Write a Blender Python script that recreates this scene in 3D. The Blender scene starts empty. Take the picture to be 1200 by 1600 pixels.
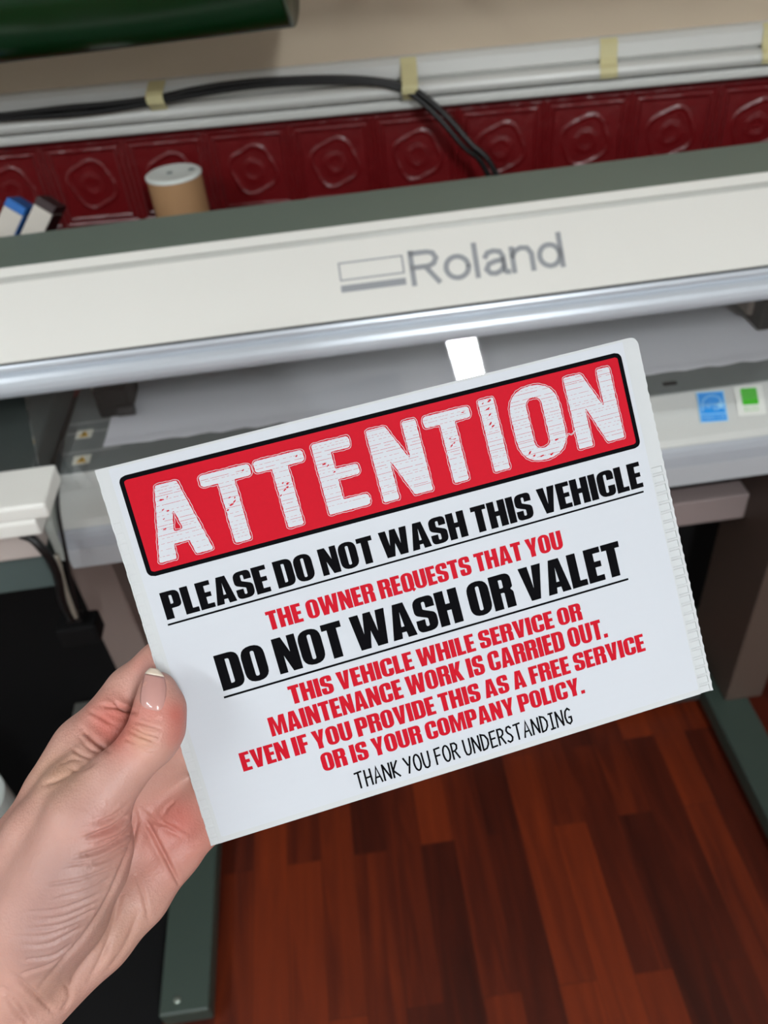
import bpy, bmesh, math, random
import numpy as np
from mathutils import Vector, Matrix
from mathutils.geometry import tessellate_polygon

sc = bpy.context.scene
COL = sc.collection
random.seed(7)
R_ = math.radians

# ------------------------------------------------------------------ camera
CAM_H = 1.45
FPX = 1267.67                                   # focal length in pixels of the 1200x1600 frame
PITCH, YAW, ROLL = R_(40.806), R_(2.137), R_(6.344)
WALL_YAW = R_(-5.898)
FSTOP = 13.0

def cam_axes():
    cy, sy = math.cos(YAW), math.sin(YAW)
    f = np.array([sy*math.cos(PITCH), cy*math.cos(PITCH), -math.sin(PITCH)])
    r = np.array([cy, -sy, 0.0]); d = np.cross(f, r)
    cr, sr = math.cos(ROLL), math.sin(ROLL)
    return np.array([cr*r+sr*d, -sr*r+cr*d, f])   # rows: right, down, forward
RC = cam_axes()
ORG = np.array([0, 0, CAM_H])

cd = bpy.data.cameras.new('camera'); cam = bpy.data.objects.new('camera', cd); COL.objects.link(cam)
cd.sensor_fit = 'VERTICAL'; cd.sensor_height = 36.0; cd.sensor_width = 27.0
cd.lens = FPX/1600*36.0
cd.clip_start = 0.01
m = Matrix.Identity(4)
for i in range(3):
    m[i][0] = RC[0][i]; m[i][1] = -RC[1][i]; m[i][2] = -RC[2][i]; m[i][3] = ORG[i]
cam.matrix_world = m
cd.dof.use_dof = True; cd.dof.focus_distance = 0.308; cd.dof.aperture_fstop = FSTOP
sc.camera = cam

# ------------------------------------------------------------------ world, exposure, lamp values
w = bpy.data.worlds.new('world'); sc.world = w; w.use_nodes = True
w.node_tree.nodes['Background'].inputs[0].default_value = (0.8, 0.9, 1.0, 1)
w.node_tree.nodes['Background'].inputs[1].default_value = 0.05
sc.view_settings.view_transform = 'Standard'
sc.view_settings.look = 'None'
sc.view_settings.exposure = 0.25
sc.view_settings.gamma = 1.0
sc.view_settings.use_curve_mapping = False
sc.cycles.use_denoising = True
sc.cycles.max_bounces = 8
LAMP = 104.0
FILL_LAMP = 42.0
LAMP_COL = (0.93, 0.975, 1.0, 1)

# ------------------------------------------------------------------ pixel -> place helpers (each surface has its own real distance)
def ray(u, v):
    return RC.T @ np.array([(u-600)/FPX, (v-800)/FPX, 1.0])
def atY(u, v, y):
    d = ray(u, v); return ORG + d*(y/d[1])
def atZ(u, v, z):                               # z measured from the camera height
    d = ray(u, v); return ORG + d*(z/d[2])
WN = np.array([math.sin(WALL_YAW), -math.cos(WALL_YAW), 0.0])   # wall normal, into the room
WT = np.array([math.cos(WALL_YAW), math.sin(WALL_YAW), 0.0])
W0 = np.array([0, 1.28, 0.0])
def atW(u, v, off=0.0):
    d = ray(u, v); p0 = W0+WN*off
    return ORG + d*((p0@WN)/(d@WN))
def wallpt(t, off, z):                          # along the wall, off the wall, absolute height
    p = W0 + WT*t + WN*off; return (p[0], p[1], z)
def wall_t(u, v, off=0.0):
    p = atW(u, v, off); return float((p-W0)@WT), float(p[2])
def atD(u, v, d):                               # at depth d along the view axis
    return ORG + ray(u, v)*d

# ------------------------------------------------------------------ materials
def lin(c):
    return tuple((x/255/12.92 if x/255 <= .04045 else ((x/255+.055)/1.055)**2.4) for x in c)
MATS = {}
def mat(name, rgb, rough=.5, metal=0.0, noise=0.04, nscale=8.0, bump=0.0, bscale=60.0, spec=.5, coat=0.0):
    if name in MATS: return MATS[name]
    M = bpy.data.materials.new(name); M.use_nodes = True; nt = M.node_tree
    b = nt.nodes['Principled BSDF']
    c = lin(rgb)
    tc = nt.nodes.new('ShaderNodeTexCoord')
    nz = nt.nodes.new('ShaderNodeTexNoise'); nz.inputs['Scale'].default_value = nscale; nz.inputs['Detail'].default_value = 4
    nt.links.new(tc.outputs['Object'], nz.inputs['Vector'])
    mx = nt.nodes.new('ShaderNodeMix'); mx.data_type = 'RGBA'
    mx.inputs[6].default_value = (*[x*(1-noise) for x in c], 1); mx.inputs[7].default_value = (*[min(1, x*(1+noise)) for x in c], 1)
    nt.links.new(nz.outputs['Fac'], mx.inputs[0]); nt.links.new(mx.outputs[2], b.inputs['Base Color'])
    b.inputs['Roughness'].default_value = rough; b.inputs['Metallic'].default_value = metal
    b.inputs['Specular IOR Level'].default_value = spec; b.inputs['Coat Weight'].default_value = coat
    if bump:
        n2 = nt.nodes.new('ShaderNodeTexNoise'); n2.inputs['Scale'].default_value = bscale; n2.inputs['Detail'].default_value = 3
        nt.links.new(tc.outputs['Object'], n2.inputs['Vector'])
        bp = nt.nodes.new('ShaderNodeBump'); bp.inputs['Strength'].default_value = bump; bp.inputs['Distance'].default_value = .002
        nt.links.new(n2.outputs['Fac'], bp.inputs['Height']); nt.links.new(bp.outputs['Normal'], b.inputs['Normal'])
    MATS[name] = M; return M
def math_node(nt, op, a, b=None, c=None):
    n = nt.nodes.new('ShaderNodeMath'); n.operation = op
    for i, x in enumerate((a, b, c)):
        if x is None: continue
        if isinstance(x, (int, float)): n.inputs[i].default_value = x
        else: nt.links.new(x, n.inputs[i])
    return n.outputs[0]

def wallpaper_mat():
    M = bpy.data.materials.new('embossed_wallpaper'); M.use_nodes = True; nt = M.node_tree; b = nt.nodes['Principled BSDF']
    tc = nt.nodes.new('ShaderNodeTexCoord'); sp = nt.nodes.new('ShaderNodeSeparateXYZ'); nt.links.new(tc.outputs['Object'], sp.inputs[0])
    PIT = .125
    def cell(o, off):
        x = math_node(nt, 'ADD', o, off); x = math_node(nt, 'DIVIDE', x, PIT); x = math_node(nt, 'FRACT', x); return math_node(nt, 'SUBTRACT', x, .5)
    x = cell(sp.outputs['X'], 10.03); z = cell(sp.outputs['Z'], 10.012)
    ax = math_node(nt, 'ABSOLUTE', x); az = math_node(nt, 'ABSOLUTE', z)
    sq = math_node(nt, 'MAXIMUM', ax, az)
    rr = math_node(nt, 'SQRT', math_node(nt, 'ADD', math_node(nt, 'MULTIPLY', x, x), math_node(nt, 'MULTIPLY', z, z)))
    an = math_node(nt, 'ARCTAN2', z, x)
    def line(v, c, wd):
        t = math_node(nt, 'DIVIDE', math_node(nt, 'ABSOLUTE', math_node(nt, 'SUBTRACT', v, c)), wd)
        return math_node(nt, 'MAXIMUM', math_node(nt, 'SUBTRACT', 1.0, t), 0.0)
    petal = math_node(nt, 'ADD', math_node(nt, 'MULTIPLY', math_node(nt, 'SINE', math_node(nt, 'MULTIPLY', an, 4.0)), .02), rr)
    h = math_node(nt, 'ADD', line(sq, .40, .03), line(sq, .47, .03))
    h = math_node(nt, 'ADD', h, math_node(nt, 'MULTIPLY', line(petal, .27, .04), .7)); h = math_node(nt, 'ADD', h, math_node(nt, 'MULTIPLY', line(rr, .10, .06), .5))
    nz = nt.nodes.new('ShaderNodeTexNoise'); nz.inputs['Scale'].default_value = 45; nz.inputs['Detail'].default_value = 4
    nt.links.new(tc.outputs['Object'], nz.inputs['Vector'])
    hh = math_node(nt, 'ADD', math_node(nt, 'MULTIPLY', h, math_node(nt, 'ADD', nz.outputs['Fac'], .35)), math_node(nt, 'MULTIPLY', nz.outputs['Fac'], .5))
    bp = nt.nodes.new('ShaderNodeBump'); bp.inputs['Strength'].default_value = .8; bp.inputs['Distance'].default_value = .0035
    nt.links.new(hh, bp.inputs['Height']); nt.links.new(bp.outputs['Normal'], b.inputs['Normal'])
    mx = nt.nodes.new('ShaderNodeMix'); mx.data_type = 'RGBA'
    mx.inputs[6].default_value = (*lin((98, 8, 13)), 1); mx.inputs[7].default_value = (*lin((112, 18, 22)), 1)
    nt.links.new(nz.outputs['Fac'], mx.inputs[0]); nt.links.new(mx.outputs[2], b.inputs['Base Color'])
    b.inputs['Roughness'].default_value = .34; b.inputs['Specular IOR Level'].default_value = .5
    return M

def floor_mat():
    M = bpy.data.materials.new('merbau_laminate'); M.use_nodes = True; nt = M.node_tree; b = nt.nodes['Principled BSDF']
    tc = nt.nodes.new('ShaderNodeTexCoord'); mp = nt.nodes.new('ShaderNodeMapping'); nt.links.new(tc.outputs['Object'], mp.inputs[0])
    mp.inputs['Rotation'].default_value = (0, 0, R_(90)); mp.inputs['Location'].default_value = (.31, .035, 0)
    br = nt.nodes.new('ShaderNodeTexBrick'); nt.links.new(mp.outputs[0], br.inputs['Vector'])
    br.offset = .37; br.offset_frequency = 2; br.squash = 1
    br.inputs['Scale'].default_value = 1; br.inputs['Brick Width'].default_value = .42; br.inputs['Row Height'].default_value = .062
    br.inputs['Mortar Size'].default_value = .0006; br.inputs['Mortar Smooth'].default_value = .2; br.inputs['Bias'].default_value = -.1
    br.inputs['Color1'].default_value = (0, 0, 0, 1); br.inputs['Color2'].default_value = (1, 1, 1, 1); br.inputs['Mortar'].default_value = (0.1, 0.1, 0.1, 1)
    m2 = nt.nodes.new('ShaderNodeMapping'); nt.links.new(tc.outputs['Object'], m2.inputs[0]); m2.inputs['Scale'].default_value = (38, 3.2, 1)
    ad = nt.nodes.new('ShaderNodeVectorMath'); ad.operation = 'ADD'; nt.links.new(m2.outputs[0], ad.inputs[0])
    sc3 = nt.nodes.new('ShaderNodeVectorMath'); sc3.operation = 'SCALE'; sc3.inputs['Scale'].default_value = 7; nt.links.new(br.outputs['Color'], sc3.inputs[0]); nt.links.new(sc3.outputs[0], ad.inputs[1])
    g = nt.nodes.new('ShaderNodeTexNoise'); g.inputs['Scale'].default_value = 1.0; g.inputs['Detail'].default_value = 6; g.inputs['Distortion'].default_value = 1.2; nt.links.new(ad.outputs[0], g.inputs['Vector'])
    fac = math_node(nt, 'ADD', math_node(nt, 'MULTIPLY', br.outputs['Color'], .55), math_node(nt, 'MULTIPLY', g.outputs['Fac'], .62))
    cr = nt.nodes.new('ShaderNodeValToRGB'); nt.links.new(fac, cr.inputs[0])
    e = cr.color_ramp.elements; e[0].position = .16; e[0].color = (*lin((42, 12, 6)), 1); e[1].position = .95; e[1].color = (*lin((124, 46, 16)), 1)
    k = cr.color_ramp.elements.new(.5); k.color = (*lin((76, 25, 11)), 1)
    nt.links.new(cr.outputs[0], b.inputs['Base Color']); b.inputs['Roughness'].default_value = .42; b.inputs['Specular IOR Level'].default_value = .35
    return M

def clear_mat():
    M = bpy.data.materials.new('clear_acrylic'); M.use_nodes = True; nt = M.node_tree
    for n in list(nt.nodes): nt.nodes.remove(n)
    o = nt.nodes.new('ShaderNodeOutputMaterial'); t = nt.nodes.new('ShaderNodeBsdfTransparent'); t.inputs[0].default_value = (.985, .985, .985, 1)
    g = nt.nodes.new('ShaderNodeBsdfGlossy'); g.inputs['Roughness'].default_value = .02; g.inputs[0].default_value = (1, 1, 1, 1)
    f = nt.nodes.new('ShaderNodeFresnel'); f.inputs[0].default_value = 1.49
    nz = nt.nodes.new('ShaderNodeTexNoise'); nz.inputs['Scale'].default_value = 400
    mx = nt.nodes.new('ShaderNodeMixShader'); nt.links.new(f.outputs[0], mx.inputs[0]); nt.links.new(t.outputs[0], mx.inputs[1]); nt.links.new(g.outputs[0], mx.inputs[2]); nt.links.new(mx.outputs[0], o.inputs[0])
    return M

def emit_mat(name, col, s):
    M = bpy.data.materials.new(name); M.use_nodes = True; nt = M.node_tree
    for n in list(nt.nodes): nt.nodes.remove(n)
    o = nt.nodes.new('ShaderNodeOutputMaterial'); e = nt.nodes.new('ShaderNodeEmission'); e.inputs[0].default_value = col; e.inputs[1].default_value = s
    nt.links.new(e.outputs[0], o.inputs[0]); return M

# ------------------------------------------------------------------ mesh helpers
class MB:
    def __init__(s): s.v = []; s.f = []
    def add(s, vs, fs):
        n = len(s.v); s.v += [tuple(map(float, p)) for p in vs]; s.f += [tuple(i+n for i in f) for f in fs]; return s
    def box(s, a, b, M=None):
        x0, y0, z0 = a; x1, y1, z1 = b
        vs = [(x0,y0,z0),(x1,y0,z0),(x1,y1,z0),(x0,y1,z0),(x0,y0,z1),(x1,y0,z1),(x1,y1,z1),(x0,y1,z1)]
        if M is not None: vs = [tuple(M @ Vector(p)) for p in vs]
        return s.add(vs, [(0,3,2,1),(4,5,6,7),(0,1,5,4),(1,2,6,5),(2,3,7,6),(3,0,4,7)])
    def prism(s, prof, a, b, fn):
        # prof: closed list of 2D points, fn(t, p) -> 3D, from t=a to t=b
        n = len(prof); vs = [fn(a, p) for p in prof]+[fn(b, p) for p in prof]
        fs = [(i, (i+1) % n, n+(i+1) % n, n+i) for i in range(n)]
        return s.add(vs, fs+[tuple(range(n))[::-1], tuple(range(n, 2*n))])
    def xprism(s, prof, x0, x1): return s.prism(prof, x0, x1, lambda t, p: (t, p[0], p[1]+CAM_H))
    def tube(s, pts, r, n=10, caps=True):
        P = [Vector(p) for p in pts]; rr = r if isinstance(r, (list, tuple)) else [r]*len(P)
        up = None; base = len(s.v); L = len(P)
        for i, p in enumerate(P):
            t = (P[min(i+1, L-1)]-P[max(i-1, 0)]).normalized()
            if up is None: up = t.orthogonal().normalized()
            up = (up - t*up.dot(t)).normalized(); w_ = t.cross(up)
            for k in range(n):
                a = 2*math.pi*k/n; s.v.append(tuple(p + (up*math.cos(a)+w_*math.sin(a))*rr[i]))
        for i in range(L-1):
            for k in range(n):
                a = base+i*n+k; b = base+i*n+(k+1) % n; s.f.append((a, b, b+n, a+n))
        if caps: s.f.append(tuple(base+k for k in range(n))[::-1]); s.f.append(tuple(base+(L-1)*n+k for k in range(n)))
        return s
    def lathe(s, prof, M, n=40):
        # prof: (radius, height) along local z
        base = len(s.v)
        for r, h in prof:
            for k in range(n):
                a = 2*math.pi*k/n; s.v.append(tuple(M @ Vector((r*math.cos(a), r*math.sin(a), h))))
        for i in range(len(prof)-1):
            for k in range(n):
                a = base+i*n+k; b = base+i*n+(k+1) % n; s.f.append((a, b, b+n, a+n))
        s.f.append(tuple(base+k for k in range(n))[::-1]); s.f.append(tuple(base+(len(prof)-1)*n+k for k in range(n)))
        return s
    def build(s, name, m, parent=None, bevel=0, smooth=False, seg=2, fixn=True):
        off = Vector(parent_world(parent)) if parent else Vector((0, 0, 0))
        if parent: vs = [tuple(Vector(p)-off) for p in s.v]; loc = None
        else:
            a = np.array(s.v); c = Vector(((a[:,0].min()+a[:,0].max())/2, (a[:,1].min()+a[:,1].max())/2, a[:,2].min()))
            vs = [tuple(Vector(p)-c) for p in s.v]; loc = c
        me = bpy.data.meshes.new(name); me.from_pydata(vs, [], s.f); me.materials.append(m)
        if fixn:
            bm = bmesh.new(); bm.from_mesh(me); bmesh.ops.recalc_face_normals(bm, faces=bm.faces); bm.to_mesh(me); bm.free()
        if smooth:
            me.polygons.foreach_set('use_smooth', [True]*len(me.polygons))
        o = bpy.data.objects.new(name, me); COL.objects.link(o)
        if loc is not None: o.location = loc
        if parent: o.parent = parent
        if bevel:
            b = o.modifiers.new('bevel', 'BEVEL'); b.width = bevel; b.segments = seg; b.limit_method = 'ANGLE'; b.angle_limit = R_(40)
        if smooth and bevel == 0:
            pass
        return o
def parent_world(p):
    v = Vector((0, 0, 0))
    while p is not None: v = v + p.location; p = p.parent
    return v
def tag(o, label=None, cat=None, group=None, kind=None):
    if label: o['label'] = label
    if cat: o['category'] = cat
    if group: o['group'] = group
    if kind: o['kind'] = kind
    return o
def thing(name, label, cat, loc, group=None):
    o = bpy.data.objects.new(name, None); COL.objects.link(o); o.location = loc; o.empty_display_size = .05
    return tag(o, label, cat, group)
def smooth_path(pts, n=8):
    P = [np.array(p, float) for p in pts]; out = []
    for i in range(len(P)-1):
        a, b, c, d = P[max(i-1, 0)], P[i], P[i+1], P[min(i+2, len(P)-1)]
        for k in range(n):
            t = k/n; out.append(.5*(2*b+(c-a)*t+(2*a-5*b+4*c-d)*t*t+(3*b-a-3*c+d)*t**3))
    out.append(P[-1]); return [tuple(p) for p in out]

def strokes(mb, lines, wd, fn, h_lines=None):
    for ln in lines:
        P = [Vector((p[0], p[1])) for p in ln]; n = len(P); L_, R__ = [], []
        for i, p in enumerate(P):
            t0 = (P[i]-P[i-1]).normalized() if i > 0 else None; t1 = (P[i+1]-P[i]).normalized() if i < n-1 else None
            t_ = t1 if t0 is None else (t0 if t1 is None else (t0+t1))
            if t_.length < 1e-6: t_ = t1
            t_.normalize(); nn = Vector((-t_.y, t_.x)); k = 1.0
            if t0 is not None and t1 is not None: k = min(1/max(.35, nn.dot(Vector((-t0.y, t0.x)))), 2.2)
            L_.append(p+nn*wd/2*k); R__.append(p-nn*wd/2*k)
        e0 = (P[0]-P[1]).normalized()*wd*.28; e1 = (P[-1]-P[-2]).normalized()*wd*.28
        L_[0] += e0; R__[0] += e0; L_[-1] += e1; R__[-1] += e1
        vs = [];
        for a, b in zip(L_, R__): vs += [fn(a.x, a.y), fn(b.x, b.y)]
        mb.add(vs, [(2*i, 2*i+1, 2*i+3, 2*i+2) for i in range(n-1)])
    return mb

# ------------------------------------------------------------------ the room
CEIL = CAM_H+1.02
X0, X1, YB = -2.3, 2.6, -2.9
RM = Matrix.Translation((0, 1.28, 0)) @ Matrix.Rotation(WALL_YAW, 4, 'Z')      # local frame of the room: x along the back wall, y into it
TRIM_Z = CAM_H-.30
def roombox(name, a, b, m, **k):
    bx = MB().box(a, b); me = bpy.data.meshes.new(name); me.from_pydata(bx.v, [], bx.f); me.materials.append(m)
    o = bpy.data.objects.new(name, me); COL.objects.link(o); o.matrix_world = RM; o['kind'] = 'structure'; return o
pale = mat('pale_paint', (206, 205, 202), .6, noise=.02, nscale=3)
cream = mat('cream_paint', (194, 178, 155), .55, noise=.03, nscale=3, bump=.15, bscale=120)
roombox('wall_back', (X0, 0, TRIM_Z), (X1, .1, CEIL), cream)
roombox('wall_back_lower', (X0, 0, 0), (X1, .1, TRIM_Z), wallpaper_mat())
roombox('wall_left', (X0-.1, YB-1.28, 0), (X0, .1, CEIL), pale)
roombox('wall_right', (X1, YB-1.28, 0), (X1+.1, .1, CEIL), pale)
roombox('wall_front', (X0-.1, YB-1.38, 0), (X1+.1, YB-1.28, CEIL), pale)
roombox('ceiling', (X0-.1, YB-1.38, CEIL), (X1+.1, .1, CEIL+.1), mat('ceiling_white', (225, 224, 218), .8, noise=.02))
fl = MB().box((-3.2, -3.6, -.06), (3.4, 2.2, 0)); me = bpy.data.meshes.new('floor'); me.from_pydata(fl.v, [], fl.f); me.materials.append(floor_mat())
fo = bpy.data.objects.new('floor', me); COL.objects.link(fo); fo['kind'] = 'structure'

# dado rail along the back wall
Z = CAM_H
trim_prof = [(0, -.262), (.010, -.264), (.016, -.270), (.019, -.286), (.0175, -.2885), (.012, -.2895), (.012, -.2915), (.024, -.2925), (.031, -.296),
             (.0335, -.302), (.031, -.308), (.024, -.3115), (.013, -.3125), (.013, -.3145), (.019, -.3155), (.021, -.319), (.021, -.3255), (.018, -.3285), (0, -.329)]
t = MB().prism(trim_prof, X0+.002, X1-.002, lambda t_, p: wallpt(t_, p[0], p[1]+Z))
trim = t.build('trim_1', mat('rail_white_paint', (206, 207, 203), .35, noise=.02), bevel=.0008); trim['kind'] = 'structure'

# fluorescent batten on the ceiling, plus an added fill light of the same form
def batten(c, ang, L, power, label):
    LM = Matrix.Translation(Vector(c)) @ Matrix.Rotation(ang, 4, 'Z')
    lt = thing('ceiling_light', label, 'light', tuple(c), 'fluorescent battens')
    MB().box((-L, -.075, -.03), (L, .075, 0), LM).build('housing', mat('lamp_housing', (235, 235, 232), .5), lt, .004)
    dif = [(math.cos(a)*.062, -.03-math.sin(a)*.03) for a in np.linspace(0, math.pi, 11)]
    MB().prism(dif, -L+.03, L-.03, lambda t_, p: tuple(LM @ Vector((t_, p[0], p[1])))).build('diffuser', emit_mat('lamp_diffuser', LAMP_COL, power), lt)
    for s in (-1, 1):
        MB().box((s*(L-.015)-.015, -.07, -.066), (s*(L-.015)+.015, .07, -.0302), LM).build('end_cap', mat('lamp_housing', (235, 235, 232), .5), lt, .004)
batten((.60, -1.62, CEIL), math.atan2(.33, -.07), .80, LAMP, 'white fluorescent batten on the ceiling behind the photographer, to the right')
batten((-1.25, -.55, CEIL), math.atan2(.33, -.07), .60, FILL_LAMP, 'added fill light in batten form on the ceiling to the left of the photographer')  # added fill lamp, brightens the left side of the hand

# ------------------------------------------------------------------ the wide-format printer
white_p = mat('printer_white_plastic', (234, 234, 228), .42, noise=.015, nscale=4)
green_p = mat('printer_green_grey', (116, 130, 120), .5, noise=.05, nscale=6)
slate = mat('printer_dark_slate', (62, 68, 66), .55, noise=.08, nscale=20)
black = mat('black_plastic', (10, 10, 11), .75, noise=.2, spec=.2)
rub = mat('black_rubber', (13, 13, 14), .45, noise=.2)
steel = mat('brushed_aluminium', (208, 216, 224), .3, metal=.35, noise=.03)
grey_l = mat('apron_light_grey', (196, 198, 194), .42, noise=.02)
grey_m = mat('apron_mid_grey', (166, 171, 178), .42, noise=.02)
grey_d = mat('platen_dark_grey', (112, 117, 116), .5, noise=.05)
taupe = mat('stand_taupe_paint', (128, 114, 108), .5, noise=.04)
foot_g = mat('stand_green_grey_paint', (56, 69, 62), .45, noise=.06, nscale=15)

PX0, PX1 = -.80, 1.02
pr = thing('wide_format_printer', 'large white and grey-green wide-format printer on a floor stand', 'printer', (.12, .92, 0))

# top hood
MB().xprism([(.9655,-.376),(1.075,-.376),(1.092,-.382),(1.10,-.396),(1.10,-.56),(1.0,-.56),(1.0,-.40),(.9655,-.386)], PX0, PX1).build('top_cover', green_p, pr, .003)
# white front cover: lip along the top edge, sloping face
fc = MB().xprism([(.965,-.3735),(.953,-.385),(.9505,-.3860),(.8822,-.4515),(.880,-.4535),(.890,-.462),(.975,-.40),(.975,-.378)], PX0, PX1).build('front_cover', white_p, pr, .0012)
MB().xprism([(.9545,-.3815),(.9515,-.3815),(.9495,-.3865),(.9512,-.3882)], PX0+.002, PX1-.002).build('trim_line', mat('trim_grey', (186, 188, 182), .4), fc)
# grip bar under it: thin ridge, dark groove, wide rounded bar
bar = [(.884,-.4545),(.8775,-.4560),(.8755,-.4600),(.8765,-.4640),(.8800,-.4655),(.8800,-.4675),(.8745,-.4695),(.8705,-.4735),(.8680,-.4790),(.8672,-.4850),(.8690,-.4905),(.8725,-.4950),(.878,-.4975),(.8875,-.4985),(.895,-.497),(.895,-.46)]
MB().xprism(bar, PX0, PX1).build('grip_bar', steel, pr, .0012)
MB().xprism([(.879,-.4535),(.8855,-.4535),(.8855,-.456),(.879,-.456)], PX0+.001, PX1-.001).build('seam', black, pr)

# logo and lettering printed on the white face
def face_frame():
    a = np.array([0, .9505, -.3860+CAM_H]); b = np.array([0, .8822, -.4515+CAM_H])
    d = b-a; L = np.linalg.norm(d); d /= L
    n = np.array([0, d[2], -d[1]]); n = n if n[1] < 0 else -n
    return a, d, n
FA, FD, FN = face_frame()
def onface(x, s, h=.0006): return tuple(FA+np.array([x, 0, 0])+FD*s+FN*h)
logo_m = mat('logo_grey', (156, 160, 164), .45, noise=.01)
def flat_poly(mb, polys, fn):
    for outer, holes in polys:
        loops = [[Vector((p[0], p[1], 0)) for p in outer]]+[[Vector((p[0], p[1], 0)) for p in h] for h in holes]
        tri = tessellate_polygon(loops); allp = [p for l in loops for p in l]
        mb.add([fn(p[0], p[1]) for p in allp], tri)
    return mb
def rect(x0, y0, x1, y1): return [(x0, y0), (x1, y0), (x1, y1), (x0, y1)]
def text_mesh(name, body, x0, x1, y0, y1, m, parent, fn, spacing=1.0, offset=0.0):
    # built-in sans lettering scaled to the box x0..x1, y0..y1 of a surface
    c = bpy.data.curves.new('lettering', 'FONT'); c.body = body; c.space_character = spacing; c.offset = offset; c.resolution_u = 4
    o = bpy.data.objects.new('lettering', c); COL.objects.link(o)
    dg = bpy.context.evaluated_depsgraph_get(); dg.update()
    me = bpy.data.meshes.new_from_object(o.evaluated_get(dg)); bpy.data.objects.remove(o)
    a = np.array([v.co[:] for v in me.vertices]); fs = [tuple(p.vertices) for p in me.polygons]; bpy.data.meshes.remove(me)
    bpy.data.curves.remove(c)
    mn, mx = a.min(0), a.max(0)
    q = [fn(x0+(p[0]-mn[0])/(mx[0]-mn[0])*(x1-x0), y0+(p[1]-mn[1])/(mx[1]-mn[1])*(y1-y0)) for p in a]
    return MB().add(q, fs).build(name, m, parent, fixn=False)
lf = lambda x, y: onface(x, -y)                 # y up the face
S0 = lambda s: -s
mb = MB()
T0, T1 = .0275, .0505                           # distances down the face: box top, box bottom
flat_poly(mb, [(rect(.0125, -T1, .0905, -T0), [rect(.0145, -T1+.0019, .0885, -T0-.0019)])], lf)
flat_poly(mb, [(rect(.0125, -.0645, .0905, -.0560), [])], lf)
mb.build('logo_emblem', logo_m, fc, fixn=False)
RO = [
 (0, .20, [[(.09,0),(.09,1)],[(.09,.95),(.62,.95),(.80,.90),(.89,.74),(.80,.58),(.62,.51),(.09,.51)],[(.52,.5),(.90,0)]]),
 (.218, .394, [[(.5+.41*math.cos(a), .37+.325*math.sin(a)) for a in np.linspace(0, 2*math.pi, 29)]]),
 (.405, .455, [[(.5,0),(.5,1.0)]]),
 (.475, .634, [[(.10,.55),(.22,.68),(.46,.72),(.72,.68),(.82,.52),(.82,.12),(.88,.04),(1.0,.03)],[(.82,.42),(.5,.40),(.22,.34),(.10,.18),(.24,.05),(.46,.03),(.70,.10),(.82,.24)]]),
 (.65, .81, [[(.10,0),(.10,.74)],[(.10,.48),(.24,.64),(.48,.71),(.74,.68),(.88,.5),(.88,0)]]),
 (.827, 1.0, [[(.46+.38*math.cos(a), .37+.325*math.sin(a)) for a in np.linspace(0, 2*math.pi, 29)],[(.89,0),(.89,1.0)]]),
]
mb = MB()
for a_, b_, ls in RO:
    strokes(mb, [[(.0965+.187*(a_+(b_-a_)*p[0]), -.066+.0405*p[1]) for p in ln] for ln in ls], .0062, lf)
mb.build('logo_lettering', logo_m, fc, fixn=False)

# clear cover, platen, apron
MB().xprism([(.8835,-.497),(.8855,-.4985),(.8205,-.6055),(.8185,-.604)], -.385, PX1-.05).build('clear_cover', clear_mat(), pr)
MB().xprism([(1.098,-.60),(.852,-.60),(.852,-.63),(1.098,-.63)], -.380, PX1-.06).build('platen', grey_d, pr, .0008)
for y in (.905, .948, .972):
    pass
for (y0, y1) in ((.893,.896),(.9385,.9415),(.962,.965)):
    MB().xprism([(y0,-.6006),(y1,-.6006),(y1,-.5994),(y0,-.5994)], -.378, -.30).build('platen_groove', mat('groove_light', (150,152,150), .4), pr)
apx0, apx1 = -.378, PX1-.06
ap = MB().xprism([(.8515,-.600),(.848,-.6005),(.8015,-.6375),(.796,-.6450),(.795,-.66),(.815,-.66),(.8515,-.63)], apx0, apx1).build('apron', grey_l, pr, .002)
MB().xprism([(.7955,-.6455),(.7915,-.6500),(.7890,-.6580),(.7880,-.6740),(.7960,-.6740),(.7990,-.66)], apx0, apx1).build('apron_front', grey_m, pr, .001)
MB().xprism([(.7885,-.6745),(.7890,-.7060),(.7920,-.7085),(.86,-.7085),(.86,-.6745)], apx0, apx1).build('apron_lip', mat('apron_lip_grey', (178, 182, 186), .4), pr, .001)
MB().xprism([(.8516,-.6305),(1.09,-.6305),(1.09,-.70),(.87,-.70),(.86,-.674)], PX0+.02, PX1-.03).build('lower_chassis', black, pr)
MB().xprism([(1.06,-.5605),(1.098,-.5605),(1.098,-.5995),(1.06,-.5995)], PX0+.02, PX1-.03).build('rear_rail', black, pr)
p = atZ(1040, 591, -.60)
MB().box((p[0]-.009, .868, Z-.6003), (p[0]+.009, .875, Z-.5985)).build('sensor_slot', black, pr)

MB().xprism([(.80,-.6055),(.80,-.56),(.90,-.50),(1.095,-.50),(1.095,-.7005),(.80,-.7005)], PX1-.058, PX1-.002).build('end_block', white_p, pr, .004)
# pinch rollers on the platen, under the hood
def pinch(u, v, sx):
    q = atZ(u, v, -.575); x, y = q[0], q[1]
    a = MB().box((x-.026, y-.012, Z-.597), (x+.018, y+.06, Z-.555)).build('pinch_roller', black, pr, .003)
    MB().box((x-.034, y+.012, Z-.585), (x-.008, y+.07, Z-.548)).build('roller_arm', mat('roller_brown_grey', (112, 100, 92), .5), a, .004)
    MB().tube([(x+.0, y-.012, Z-.588), (x+.022, y-.012, Z-.588)], .008, 14).build('roller', rub, a, smooth=False)
    MB().box((x+.004, y+.03, Z-.552), (x+.02, y+.055, Z-.54)).build('roller_clip', mat('roller_amber', (150, 118, 70), .5), a, .002)
pinch(182, 622, 1)
pinch(1212, 486, 1)

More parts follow.
